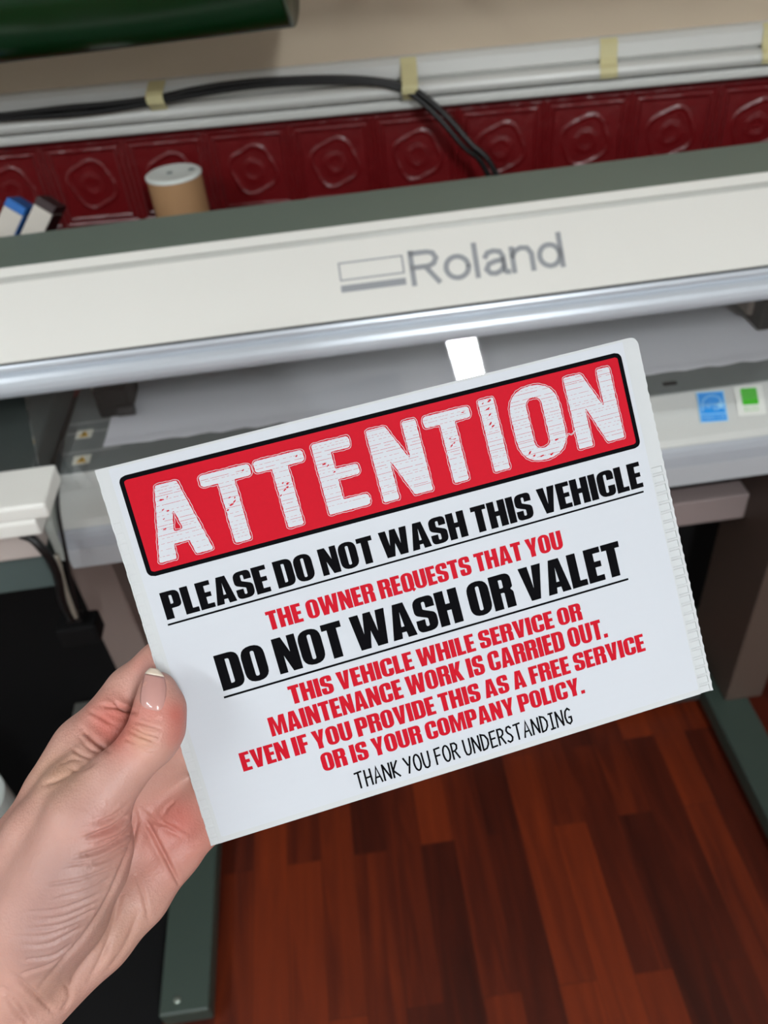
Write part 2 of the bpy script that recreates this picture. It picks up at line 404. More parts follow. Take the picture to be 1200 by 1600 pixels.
# left end: dark inner deck, cream cover steps, receding panels
MB().xprism([(1.05,-.552),(.812,-.566),(.808,-.575),(.812,-.60),(1.05,-.60)], PX0+.01, -.386).build('end_deck', slate, pr, .004)
MB().xprism([(.811,-.5560),(.744,-.5600),(.7405,-.5630),(.7405,-.5800),(.811,-.5800)], PX0, -.353).build('end_cover', white_p, pr, .0025)
MB().xprism([(.8105,-.5805),(.7430,-.5805),(.7400,-.5840),(.7400,-.6020),(.7440,-.6050),(.8105,-.6050)], PX0, -.371).build('end_cover_front', white_p, pr, .003)
MB().xprism([(.805,-.6055),(.757,-.6055),(.762,-.6560),(.805,-.6560)], PX0+.01, -.392).build('end_lower_panel', mat('warm_grey_plastic', (196, 186, 180), .45), pr, .003)
MB().xprism([(.82,-.6565),(.776,-.6565),(.782,-.7270),(.82,-.7270)], PX0+.01, -.402).build('end_base_panel', mat('teal_grey_paint', (84, 100, 98), .5), pr, .003)
MB().xprism([(.84,-.6065),(.80,-.612),(.790,-.640),(.788,-.690),(.81,-.70),(.85,-.66)], -.3905, -.3795).build('apron_end_plate', mat('apron_end_grey', (172, 178, 172), .4), pr, .002)

# warning stickers on the platen and apron
def sticker(u, v, ww, hh, z):
    q = atZ(u, v, z)
    def fn(a, b, h=.0004):
        y = q[1]+b; zz = -.6 if y > .848 else -.6005-(.848-y)*.5625/1.0
        return (q[0]+a, y, Z+zz+.0008+h)
    st = flat_poly(MB(), [(rect(-ww/2, -hh/2, ww/2, hh/2), [])], lambda a, b: fn(a, b, 0)).build('warning_sticker', mat('sticker_white', (214, 212, 198), .5), pr, fixn=False)
    flat_poly(MB(), [([(-hh*.34, -hh*.33), (hh*.34, -hh*.33), (0, hh*.36)], [])], lambda a, b: fn(a, b, .0004)).build('warning_triangle', mat('sticker_amber', (206, 160, 40), .5), st, fixn=False)
    flat_poly(MB(), [([(-hh*.06, -hh*.2), (hh*.06, -hh*.2), (hh*.05, hh*.12), (-hh*.05, hh*.12)], [])], lambda a, b: fn(a, b, .0008)).build('warning_mark', black, st, fixn=False)
sticker(132, 679, .022, .020, -.60)
sticker(128, 719, .023, .020, -.60)

# energy and eco stickers on the apron slope
SA = np.array([0, .848, -.6005+Z]); SB = np.array([0, .8015, -.6375+Z]); SD = (SB-SA)/np.linalg.norm(SB-SA); SN = np.array([0, SD[2], -SD[1]]); SN = SN if SN[2] > 0 else -SN
def onslope(u, v):
    d = ray(u, v); P = ORG+d*(((SA-ORG)@SN)/(d@SN)); return P[0], -(P-SA)@SD
def slopefn(x0, s0, h, rot=-.06):
    def fn(a, b):
        c, s = math.cos(rot), math.sin(rot); a, b = a*c-b*s, a*s+b*c
        return tuple(SA+np.array([x0+a, 0, 0])-SD*(s0+b)+SN*h)
    return fn
def slope_sticker(u, v):
    return onslope(u, v)
def rrect(x0, y0, x1, y1, r, n=5):
    out = []
    for cx, cy, a0 in ((x1-r, y1-r, 0), (x0+r, y1-r, 90), (x0+r, y0+r, 180), (x1-r, y0+r, 270)):
        for k in range(n+1):
            a = R_(a0+90*k/n); out.append((cx+r*math.cos(a), cy+r*math.sin(a)))
    return out
x0, s0 = slope_sticker(1112, 636); W_, H_ = .036, .041
H1 = .0016
blue = mat('sticker_blue', (10, 140, 226), .4, noise=.01); lblue = mat('sticker_pale_blue', (150, 205, 240), .4, noise=.01)
st = flat_poly(MB(), [(rect(-W_/2, -H_/2, W_/2, H_/2), [])], slopefn(x0, s0, H1)).build('energy_sticker', lblue, pr, fixn=False)
flat_poly(MB(), [(rect(-W_*.45, -H_*.22, W_*.45, H_*.46), []), (rect(-W_*.45, -H_*.46, W_*.45, -H_*.255), [])], slopefn(x0, s0, H1+.0004)).build('sticker_panel', blue, st, fixn=False)
arc = [(-W_*.38+0*k, 0) for k in range(0)]
ang = np.linspace(R_(200), R_(20), 22)
o_ = [(W_*.02+W_*.42*math.cos(a), -H_*.03+H_*.40*math.sin(a)) for a in ang]; i_ = [(W_*.02+W_*.385*math.cos(a), -H_*.03+H_*.37*math.sin(a)) for a in ang[::-1]]
mb = flat_poly(MB(), [(o_+i_, [])], slopefn(x0, s0, H1+.0008))
star = [((.0075 if k % 2 == 0 else .0030)*math.sin(k*math.pi/5)+W_*.30, (.0075 if k % 2 == 0 else .0030)*math.cos(k*math.pi/5)+H_*.02) for k in range(10)]
flat_poly(mb, [(star, [])], slopefn(x0, s0, H1+.0008))
mb.build('sticker_arc', lblue, st, fixn=False)
text_mesh('sticker_script', 'energy', -W_*.40, W_*.22, -H_*.13, H_*.10, lblue, st, slopefn(x0, s0, H1+.0009))
text_mesh('sticker_lettering', 'ENERGY STAR', -W_*.40, W_*.40, -H_*.41, -H_*.31, lblue, st, slopefn(x0, s0, H1+.0009))
x0, s0 = slope_sticker(1171, 626)
gsm = mat('sticker_green', (58, 178, 24), .4, noise=.01); sw = mat('sticker_paper', (220, 222, 216), .4, noise=.01)
st = flat_poly(MB(), [(rrect(-.0185, -.020, .0185, .020, .002), [])], slopefn(x0, s0, H1)).build('eco_sticker', sw, pr, fixn=False)
flat_poly(MB(), [(rrect(-.0105, -.006, .0105, .0165, .002), [])], slopefn(x0, s0, H1+.0004)).build('sticker_square', gsm, st, fixn=False)
text_mesh('sticker_lettering', 'ECO', -.009, .009, -.0145, -.0085, mat('sticker_green_pale', (140, 196, 120), .4), st, slopefn(x0, s0, H1+.0005))

# stand: posts, feet with screw and levelling pads, beams
taupe_shaded = mat('stand_taupe_shaded', (84, 70, 62), .5, noise=.1)  # right post: same stand paint, with its shade put into the colour
for (a, b), m_ in (((-.438, -.376), taupe), ((.664, .738), taupe_shaded)):
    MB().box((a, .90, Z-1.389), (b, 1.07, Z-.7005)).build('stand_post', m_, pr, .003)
for a, b in ((-.419, -.340), (.634, .712)):
    f = MB().box((a, .487, Z-1.431), (b, 1.15, Z-1.3895)).build('stand_foot', foot_g, pr, .004)
    for y in (.53, 1.11):
        MB().lathe([(.022, 0), (.022, .012), (.008, .0125), (.008, .0185)], Matrix.Translation((a+.04, y, 0)), 20).build('levelling_pad', rub, f)
    MB().lathe([(.0055, 0), (.0055, .0015), (.003, .0028)], Matrix.Translation((a+.028, .508, Z-1.3897)), 16).build('screw', mat('screw_zinc', (150, 160, 150), .3, metal=.8), f)
MB().box((-.3755, 1.0, Z-.99), (.6635, 1.04, Z-.935)).build('stand_beam', mat('beam_pale_mauve', (150, 136, 134), .5), pr, .003)
MB().box((-.339, .935, Z-1.425), (.6335, .985, Z-1.345)).build('stand_crossbar', mat('crossbar_dark', (58, 60, 58), .5), pr, .003)

# vinyl sheet fed across the platen
pm = mat('white_vinyl_media', (232, 232, 238), .3, noise=.015, nscale=3, spec=.5)
def sheet():
    mb = MB(); nx, ny = 60, 16
    xa, xb = -.3065, .625
    vs = []
    for j in range(ny+1):
        for i in range(nx+1):
            y0 = .896+.0015*math.sin(i*1.9)+.001*math.sin(i*4.1); y = y0+(1.055-y0)*j/ny
            x = xa-(.0155 if j < 9 else 0)*1.0+(xb-xa+.004)*i/nx if i == 0 else xa+(xb-xa)*i/nx
            z = Z-.5985+.0012*math.exp(-((y-.90)/.01)**2)
            vs.append((x, y, z))
    fs = []
    for j in range(ny):
        for i in range(nx):
            a = j*(nx+1)+i; fs.append((a, a+1, a+nx+2, a+nx+1))
    n = len(vs)
    vs2 = vs+[(x, y, z-.0004) for x, y, z in vs]
    fs2 = fs+[tuple(k+n for k in f[::-1]) for f in fs]
    edge = [i for i in range(nx+1)]+[(j*(nx+1)+nx) for j in range(1, ny+1)]+[ny*(nx+1)+i for i in range(nx-1, -1, -1)]+[j*(nx+1) for j in range(ny-1, 0, -1)]
    for k in range(len(edge)):
        a, b = edge[k], edge[(k+1) % len(edge)]; fs2.append((b, a, a+n, b+n))
    return mb.add(vs2, fs2)
tag(sheet().build('vinyl_sheet', pm, smooth=False), 'plain white vinyl sheet lying across the printer bed', 'vinyl')
# ------------------------------------------------------------------ things on the wall
def cable_w(name, pts, r, label, group=None, m=rub):
    P = smooth_path(pts, 6); o = MB().tube(P, r, 10).build(name, m, smooth=True)
    return tag(o, label, 'cable', group)
up_px = [(-60,186),(0,181),(60,174),(110,168),(170,163),(240,154),(300,141),(360,131),(430,125),(520,122),(590,126),(637,136),(664,152),(700,184),(735,224),(770,262)]
lo_px = [(-60,188),(0,186),(60,182),(110,179),(170,172),(240,160),(300,149),(360,139),(430,131),(520,128),(590,131),(630,141),(655,156),(690,190),(725,230),(757,262)]
def wp(px, off0, off1, dv=0):
    out = []
    for i, (u, v) in enumerate(px):
        off = off0 if u < 640 else off0+(off1-off0)*min(1, (u-640)/110)
        out.append(tuple(atW(u, v+dv, off)))
    e = np.array(out[-1]); out.append(tuple(e+np.array([.035, -.004, -.10]))); out.append(tuple(e+np.array([.05, .0, -.30])))
    return out
cable_w('power_cable', wp(up_px, .040, .078), .0042, 'black cable taped along the top of the dado rail, upper of the two')
cable_w('power_cable', wp(lo_px, .040, .062), .0040, 'black cable sagging just under the other one on the dado rail')

tape_m = mat('masking_tape', (206, 198, 150), .6, noise=.08, nscale=60)
def tape(u0, u1, v0, v1, label, bulge):
    ta = wall_t(u0, v0, .02)[0]; tb = wall_t(u1, v0, .02)[0]; zt = wall_t(u0, v0, .0)[1]; zb = wall_t(u0, v1, .03)[1]
    base = [(.0012, zt-Z), (.012, -.2645), (.0172, -.2700), (.0202, -.2860)]
    pts = [(.0012, zt-Z)] if zt-Z > -.262 else []
    pts += [(.0113, -.2632), (.0172, -.2695), (.0203, -.2858)]
    if bulge:
        zc = float(atW((u0+u1)/2, bulge, .040)[2])-Z
        pts = [q_ for q_ in pts if q_[1] > zc+.012]+[(.040, zc+.0085), (.0462, zc+.004), (.0470, zc), (.0462, zc-.006), (.038, zc-.012), (.033, zc-.017)]
    else: pts += [(.0252, -.2918), (.0325, -.2958), (.0350, -.302), (.0325, -.3085)]
    n = len(pts); mb = MB(); vs = []
    for k in range(5):
        tt = ta+(tb-ta)*k/4
        for (o_, z_) in pts: vs.append(wallpt(tt+.0006*math.sin(z_*300), o_, z_+Z))
    for k in range(4):
        for i in range(n-1): a = k*n+i; mb.f.append((a, a+1, a+n+1, a+n))
    mb.v = vs
    o = mb.build('masking_tape', tape_m); s = o.modifiers.new('thickness', 'SOLIDIFY'); s.thickness = .0004; s.offset = 1
    tag(o, label, 'tape', 'masking tape tabs on the dado rail')
tape(231, 258, 133, 168, 'cream masking tape tab on the rail above the cardboard tube', 153)
tape(625, 650, 95, 148, 'cream masking tape tab where the cables bend off the rail', 137)
tape(939, 966, 62, 104, 'small cream masking tape tab on the bare rail, without a cable', 0)
tape(1189, 1216, 72, 104, 'cream masking tape tab on the rail at the right edge of the photo', 0)

# green vinyl roll on a wall rack, upper left
def roll_pt(u, v, y): return atY(u, v, y)
ga = np.array([-.95, 1.215, 0]); gb = np.array([.005, 1.085, 0])
RAD = .075
bz_a = atY(0, 98, 1.14); bz_b = atY(458, 40, 1.07)
axis = (bz_b-bz_a); axis /= np.linalg.norm(axis)
ctr_b = bz_b + np.array([0, .012, .072]); ctr_a = ctr_b - axis*1.05
rack_m = mat('rack_steel', (150, 150, 150), .4, metal=.7)
Mr = Matrix.Translation(Vector(ctr_a)) @ Vector(axis).to_track_quat('Z', 'Y').to_matrix().to_4x4()
gm = mat('green_gloss_vinyl', (3, 46, 18), .25, noise=.06, nscale=5, bump=.1, bscale=6)
gr = thing('vinyl_roll', 'dark green glossy vinyl roll hanging high on the wall at the left', 'vinyl roll', tuple(ctr_b-axis*.5))
L_ = float(np.linalg.norm(ctr_b-ctr_a))
MB().lathe([(.039, 0.0), (RAD, 0), (RAD+.0015, L_*.3), (RAD-.001, L_*.6), (RAD, L_), (.039, L_)], Mr, 56).build('vinyl', gm, gr, smooth=False)
MB().lathe([(.026, -.01), (.0385, -.01), (.0385, L_+.004), (.026, L_+.004)], Mr, 40).build('core', mat('kraft_core', (170, 130, 90), .7), gr)
for o in gr.children: 
    for p_ in o.data.polygons: p_.use_smooth = len(p_.vertices) == 4
rk = thing('roll_rack', 'grey steel rack bar and arms holding the green vinyl roll', 'rack', tuple(ctr_b))
ra = ctr_a-axis*.10; rb = ctr_b+axis*.78
MB().tube([tuple(ra), tuple(rb)], .012, 16).build('rack_bar', rack_m, rk)
for s_ in (-.06, L_+.11, L_+.55):
    c = ctr_a+axis*s_; wt = float((c-W0)@WT); wz = c[2]
    wpnt = np.array(wallpt(wt, .004, wz))
    MB().tube([tuple(wpnt), tuple(c+(c-wpnt)/np.linalg.norm(c-wpnt)*.016)], .011, 14).build('rack_arm', rack_m, rk)
    MB().prism([(-.02, -.05), (.02, -.05), (.02, .05), (-.02, .05)], .0005, .006, lambda t_, p: wallpt(wt+p[0], t_, wz+p[1])).build('wall_plate', rack_m, rk, .002)

# ------------------------------------------------------------------ things behind the printer
q = atY(271, 272, 1.205)
tb_r = .0385; tz = q[2]
ct = thing('cardboard_tube', 'brown cardboard postal tube with white end cap standing behind the printer', 'tube', (q[0], 1.205, 0))
MT = Matrix.Translation((q[0], 1.205, 0))
kraft = mat('kraft_card', (176, 136, 96), .7, noise=.06, nscale=12)
a = MB().lathe([(tb_r, .002), (tb_r, tz-.002)], MT, 48).build('tube_body', kraft, ct)
b = MB().lathe([(tb_r+.0012, tz-.0019), (tb_r+.0012, tz+.001), (tb_r-.002, tz+.003), (.012, tz+.0015), (.011, tz+.0012)], MT, 48).build('end_cap', mat('cap_white', (222, 228, 224), .4), ct)
MB().box((q[0]-.009, 1.202, tz+.0016), (q[0]-.001, 1.209, tz+.0032)).build('cap_mark', mat('cap_grey', (120, 128, 128), .5), b, .001)
MB().lathe([(.0045, tz+.0018), (.0045, tz+.0034)], Matrix.Translation((q[0]+.026, 1.207, 0)), 14).build('cap_hole', mat('cap_grey', (120, 128, 128), .5), b)

# two ink cartons leaning on the rear of the printer
def carton(tu, tv, bu, bv, wid, dep, capm, label, y, hl=.22):
    top = atY(tu, tv, y); bot = atY(bu, bv, y-.0)
    ax = top-bot; ax[1] = .012; ax /= np.linalg.norm(ax)
    xx = np.array([1, 0, 0])-ax*ax[0]; xx /= np.linalg.norm(xx); yy = np.cross(ax, xx)
    M = Matrix([[xx[0], yy[0], ax[0], top[0]], [xx[1], yy[1], ax[1], top[1]], [xx[2], yy[2], ax[2], top[2]], [0, 0, 0, 1]])
    base = M @ Vector((0, 0, -hl))
    c = thing('ink_carton', label, 'carton', tuple(base), 'ink cartons behind the printer')
    MB().box((-wid/2, -dep/2, -hl), (wid/2, dep/2, -.012), M).build('carton_body', mat('carton_white', (206, 200, 190), .55), c, .001)
    MB().box((-wid/2-.0004, -dep/2-.0004, -.0119), (wid/2+.0004, dep/2+.0004, 0), M).build('carton_top', capm, c, .001)
    MB().box((wid/2+.0001, -dep/2+.001, -hl+.002), (wid/2+.0008, dep/2-.001, -.0125), M).build('side_panel', capm, c)
    return base
b1 = carton(36, 316, 16, 362, .026, .05, mat('carton_blue', (20, 104, 186), .5), 'white ink carton with a blue top, leaning behind the printer', 1.165)
b2 = carton(82, 314, 62, 358, .026, .05, mat('carton_maroon', (44, 20, 24), .5), 'white ink carton with a dark maroon top, right of the blue one', 1.165)
MB().box((PX0+.02, 1.1005, b1[2]-.05), (-.33, 1.235, b1[2]-.012)).build('rear_ledge', slate, pr, .004)

# ------------------------------------------------------------------ cables and boxes in front of and under the printer
def cyl_cable(name, px, r, label, ys, cat='cable', m=rub, n=6):
    pts = [tuple(atY(u, v, y)) for (u, v), y in zip(px, ys)]
    return tag(MB().tube(smooth_path(pts, n), r, 10).build(name, m, smooth=True), label, cat)
cyl_cable('hanging_cable', [(98,690),(91,730),(89,770),(92,809),(100,850),(108,892),(116,935),(122,962)], .0022, 'thin black cable running down the left end of the silver apron', [.862,.826,.788,.772,.770,.772,.772,.776])
cyl_cable('hanging_cable', [(34,836),(50,842),(66,858),(82,880),(92,910),(98,940),(112,966)], .0052, 'thick black cable drooping from below the cream end cover', [.752,.742,.738,.742,.752,.762,.776], n=8)
cyl_cable('grey_lead', [(88,868),(94,890),(102,920),(112,948),(119,964)], .0034, 'pale grey lead hanging between two black cables', [.765,.763,.763,.768,.776], m=mat('lead_grey', (150, 144, 132), .5))
q = atY(126, 980, .79)
pa = thing('power_adaptor', 'black power adaptor block hanging from the cables under the apron', 'adaptor', tuple(q))
MB().box((q[0]-.027, .772, q[2]-.018), (q[0]+.027, .806, q[2]+.016)).build('adaptor_body', black, pa, .004)
MB().box((q[0]-.010, .780, q[2]+.0161), (q[0]+.010, .798, q[2]+.026)).build('cable_socket', rub, pa, .002)

tag(MB().box((-1.35, .30, .0005), (-.428, 1.16, .005)).build('floor_mat', black, bevel=.001), 'added black mat that darkens the floor left of the printer foot', 'mat')  # mat added to turn the shaded floor black here
cr = thing('filler_crate', 'added black crate filling the dark under the left end of the printer', 'crate', (-.72, 1.03, 0))  # crate added to fill the unreadable dark under the printer
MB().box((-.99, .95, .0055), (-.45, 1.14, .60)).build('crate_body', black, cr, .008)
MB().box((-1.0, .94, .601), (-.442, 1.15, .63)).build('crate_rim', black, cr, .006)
q = atY(152, 1124, .90); bg = mat('box_grey', (88, 88, 84), .7)
bx_ = thing('carton', 'pale grey cardboard box standing on the floor behind the wrist', 'box', (q[0], .86, 0))
MB().box((q[0]-.045, .80, .0055), (q[0]+.05, .94, q[2]-.001)).build('box_body', bg, bx_, .003)
MB().box((q[0]-.046, .799, q[2]-.0005), (q[0]+.051, .941, q[2]+.002)).build('box_lid', bg, bx_, .001)
tag(MB().box((.29, 1.156, .001), (.80, 1.184, .54)).build('board', black, bevel=.002), 'added black board that darkens the red wall behind the right printer post', 'board')  # board added to keep the shaded wall near black
q = atY(-24, 1250, .70)
rl = thing('paper_roll', 'white paper roll standing on end at the left edge', 'roll', (q[0]-.03, .70, 0))
Mq = Matrix.Translation((q[0]-.03, .70, 0))
MB().lathe([(.022, .0055), (.058, .0055), (.058, q[2]), (.022, q[2])], Mq, 40).build('paper', mat('roll_white', (196, 204, 200), .6), rl)
MB().lathe([(.017, .0055), (.0215, .0055), (.0215, q[2]+.002), (.017, q[2]+.002)], Mq, 30).build('core', kraft, rl)
# ------------------------------------------------------------------ the corrugated plastic sign, held in front of the printer
SO = np.array([-0.09201773, 0.24124294, -0.1710618])+ORG
SR = np.array([[0.9882493, -0.11853501, 0.09650275], [0.1465203, 0.55482847, -0.81896103], [0.04353308, 0.82347727, 0.56567663]])
SNRM = SR[:, 2]
SH = np.array([[3.31559345, -0.87626114, -0.3565596], [-0.88207282, -3.31010954, -0.05127516], [0.42973625, -0.44044282, 1.0]])   # hand-cut outline: slightly off a true rectangle
def SP(x, y, h=0.0):                            # millimetres on the sign -> place; x right, y up from the top-left corner, h off the face
    q = SH @ np.array([x/1000, y/1000, 1.0]); d = RC.T @ np.array([q[0]/q[2], q[1]/q[2], 1.0])
    P = ORG + d*(((SO-ORG)@SNRM)/(d@SNRM))
    return tuple(P+SNRM*h/1000)
sg = thing('sign', 'white plastic notice held by the hand, with red heading panel and car-wash text', 'sign', SP(105, -148, -2))
board_m = mat('corrugated_plastic', (186, 189, 190), .55, noise=.02, spec=.25)
label_m = mat('label_vinyl', (188, 192, 198), .55, noise=.012, nscale=30, spec=.2)
FL = 3.9
def ripple(x, y): return .010*math.sin(2*math.pi*y/FL)
def grid_sheet(xs, ys, hf, hb, name, m, xf=None):
    nx, ny = len(xs), len(ys); mb = MB(); vs = []
    for y in ys:
        for x in xs:
            xx, yy = xf(x, y) if xf else (x, y); vs.append(SP(xx, yy, hf(x, y)))
    n = len(vs)
    for y in ys:
        for x in xs:
            xx, yy = xf(x, y) if xf else (x, y); vs.append(SP(xx, yy, hb))
    fs = []
    for j in range(ny-1):
        for i in range(nx-1):
            a = j*nx+i; q = (a, a+nx, a+nx+1, a+1); fs.append(q); fs.append(tuple(k+n for k in q[::-1]))
    edge = list(range(nx))+[j*nx+nx-1 for j in range(1, ny)]+[(ny-1)*nx+i for i in range(nx-2, -1, -1)]+[j*nx for j in range(ny-2, 0, -1)]
    for k in range(len(edge)):
        a, b = edge[k], edge[(k+1) % len(edge)]; fs.append((a, b, b+n, a+n))
    mb.v = vs; mb.f = fs
    return mb.build(name, m, sg)
def board_h(x, y):
    h = ripple(x, y)
    if 204.2 < x < 208.6 and y < -52:
        ph = (-y/FL) % 1
        if ph > .16: h -= .42
    if x < 3.2 and x > .6 and y < -20:
        ph = (-y/FL) % 1
        if ph > .2: h -= .10
    return h
def board_x(x, y):
    ph = (-y/FL) % 1
    if x > 209: x = 210-.32*math.sin(math.pi*ph)*(1 if y < -20 else .3)
    if x < .5: x = .08*math.sin(math.pi*ph*1.0+y)
    r = 3.2                                     # softened top right corner
    if x > 210-r and y > -r:
        dx, dy = x-(210-r), y+r; m_ = max(abs(dx), abs(dy)); l_ = math.hypot(dx, dy)
        if l_ > 0: k = m_/l_; x, y = 210-r+dx*k, -r+dy*k
    return x, y
xs = [0, .6, .65, 3.15, 3.2, 5, 30, 60, 90, 120, 150, 180, 203, 204.15, 204.25, 206.5, 207.5, 208.55, 208.65, 209.3, 210]
ys = [-.0]+[-k*FL/8 for k in range(1, int(148/(FL/8)))]+[-148]
bd = grid_sheet(xs, ys, board_h, -3.4, 'board', board_m, board_x)
lab_x0, lab_x1, lab_y0, lab_y1 = 4.6, 203.6, -.9, -145.7
lx = [lab_x0, lab_x0+.4, lab_x0+1.6]+[15+k*10 for k in range(19)]+[lab_x1-1.6, lab_x1-.4, lab_x1]
ly = [lab_y0, lab_y0-.5, lab_y0-1.2]+[-3-k*FL/6 for k in range(int(141/(FL/6)))]+[lab_y1+.4, lab_y1]
def lab_xy(x, y):
    if x < lab_x0+1 and y < lab_y1+.3: x += .8
    return x, y
lb = grid_sheet(lx, ly, lambda x, y: .16+ripple(x, y), .05, 'printed_label', label_m, lab_xy)

black_i = mat('ink_black', (8, 8, 11), .7, noise=.03, nscale=200, spec=.03)
red_i = mat('ink_red', (180, 6, 30), .62, noise=.05, nscale=700, spec=.12)
white_i = mat('ink_white', (188, 192, 198), .55, noise=.012, nscale=30, spec=.2)
def sp_h(h): return lambda x, y: SP(x, y, h+ripple(x, y))
def dense(poly, step):
    out = []
    for i in range(len(poly)):
        a, b = poly[i], poly[(i+1) % len(poly)]; L = math.dist(a, b); n = max(1, int(math.ceil(L/step)))
        out += [(a[0]+(b[0]-a[0])*k/n, a[1]+(b[1]-a[1])*k/n) for k in range(n)]
    return out
def grid_poly(mb, polys, h, band=FL/2):
    flat_poly(mb, polys, sp_h(h)); return mb

# --- letter shapes: corner list (x, y, radius) -> rounded outline
def rnd(pts, n=5, sx=1.0, sy=1.0):
    P = [(p[0]*sx, p[1]*sy, (p[2] if len(p) > 2 else 0)) for p in pts]; out = []
    for i, (x, y, r) in enumerate(P):
        if r <= 0: out.append((x, y)); continue
        a, b = P[i-1], P[(i+1) % len(P)]
        va = Vector((a[0]-x, a[1]-y)); vb = Vector((b[0]-x, b[1]-y)); la_, lb_ = va.length, vb.length
        ang = va.angle(vb); d = min(r/math.tan(ang/2), la_*.49, lb_*.49); p0 = Vector((x, y))+va.normalized()*d; p1 = Vector((x, y))+vb.normalized()*d
        c = Vector((x, y))
        for k in range(n+1):
            t_ = k/n; q = p0*(1-t_)**2+c*2*t_*(1-t_)+p1*t_*t_; q2 = p0.lerp(p1, t_)
            out.append(tuple(q*.97+q2*.03))
    return out
R1 = .30
s_ = .25
def stem_glyph(ch):
    s = s_; w = .60; h = .165
    if ch == 'I': return s, [([(0,0),(s,0),(s,1),(0,1)], [])]
    if ch == '.': return .21, [([(0,0),(.21,0),(.21,.2),(0,.2)], [])]
    if ch == 'H': return .62, [([(0,0),(s,0),(s,.42),(.37,.42),(.37,0),(.62,0),(.62,1),(.37,1),(.37,.61),(s,.61),(s,1),(0,1)], [])]
    if ch == 'E': return .46, [([(0,0),(.46,0),(.46,.17),(s,.17),(s,.42),(.43,.42),(.43,.59),(s,.59),(s,.83),(.46,.83),(.46,1),(0,1)], [])]
    if ch == 'F': return .46, [([(0,0),(s,0),(s,.40),(.43,.40),(.43,.57),(s,.57),(s,.83),(.46,.83),(.46,1),(0,1)], [])]
    if ch == 'L': return .44, [([(0,0),(.44,0),(.44,.18),(s,.18),(s,1),(0,1)], [])]
    if ch == 'T': return .52, [([(.135,0),(.385,0),(.385,.82),(.52,.82),(.52,1),(0,1),(0,.82),(.135,.82)], [])]
    if ch == 'D': return w, [([(0,0),(w,0,R1*.8),(w,1,R1*.8),(0,1)], [[(s,.16),(w-s,.16,.05),(w-s,.84,.05),(s,.84)]])]
    if ch == 'O': return w, [([(0,0,R1),(w,0,R1),(w,1,R1),(0,1,R1)], [[(s,.15,.06),(w-s,.15,.06),(w-s,.85,.06),(s,.85,.06)]])]
    if ch == 'Q': return w, [([(0,0,R1),(.36,0,.1),(.44,.05,.03),(.50,-.07),(.64,.05),(.55,.13,.03),(w,.25,.1),(w,1,R1),(0,1,R1)], [[(s,.15,.06),(w-s,.15,.06),(w-s,.85,.06),(s,.85,.06)]])]
    if ch == 'C': return w, [([(0,0,R1),(w,0,R1),(w,.40),(w-s,.40),(w-s,.15,.06),(s,.15,.06),(s,.85,.06),(w-s,.85,.06),(w-s,.62),(w,.62),(w,1,R1),(0,1,R1)], [])]
    if ch == 'U': return w, [([(0,1),(0,0,R1),(w,0,R1),(w,1),(w-s,1),(w-s,.15,.06),(s,.15,.06),(s,1)], [])]
    if ch == 'P': return .58, [([(0,0),(s,0),(s,.37),(.58,.37,.22),(.58,1,.22),(0,1)], [[(s,.53),(.34,.53,.04),(.34,.84,.04),(s,.84)]])]
    if ch == 'R': return w, [([(0,0),(s,0),(s,.46),(.35,.46,.04),(.35,0),(w,0),(w,.45,.12),(.52,.53,.04),(w,.58,.05),(w,1,.2),(0,1)], [[(s,.60),(.35,.60,.04),(.35,.84,.04),(s,.84)]])]
    if ch == 'N': return .60, [([(0,0),(.21,0),(.21,.48),(.36,0),(.60,0),(.60,1),(.39,1),(.39,.54),(.24,1),(0,1)], [])]
    if ch == 'M': return .80, [([(0,0),(.20,0),(.20,.64),(.31,0),(.49,0),(.60,.64),(.60,0),(.80,0),(.80,1),(.53,1),(.40,.44),(.27,1),(0,1)], [])]
    if ch == 'W': return .94, [([(.11,0),(.38,0),(.47,.48),(.56,0),(.83,0),(.94,1),(.70,1),(.655,.42),(.57,1),(.37,1),(.285,.42),(.24,1),(0,1)], [])]
    if ch == 'V': return .63, [([(.185,0),(.445,0),(.63,1),(.375,1),(.315,.34),(.255,1),(0,1)], [])]
    if ch == 'A': return .65, [([(0,0),(.245,0),(.265,.17),(.385,.17),(.405,0),(.65,0),(.47,1),(.18,1)], [[(.283,.33),(.367,.33),(.325,.76)]])]
    if ch == 'Y': return .62, [([(.185,0),(.435,0),(.435,.36),(.62,1),(.375,1),(.31,.62),(.245,1),(0,1),(.185,.36)], [])]
    if ch == 'K': return .63, [([(0,0),(s,0),(s,.36),(.375,0),(.63,0),(.43,.53),(.61,1),(.365,1),(s,.64),(s,1),(0,1)], [])]
    if ch == 'S': return .57, [([(.57,.67),(.57,1,R1),(0,1,R1),(0,.52,.16),(.33,.37,.05),(.33,.15,.05),(.24,.15,.05),(.24,.36),(0,.36),(0,0,R1),(.57,0,R1),(.57,.48,.16),(.24,.64,.05),(.24,.85,.05),(.33,.85,.05),(.33,.67)], [])]
    return .22, []
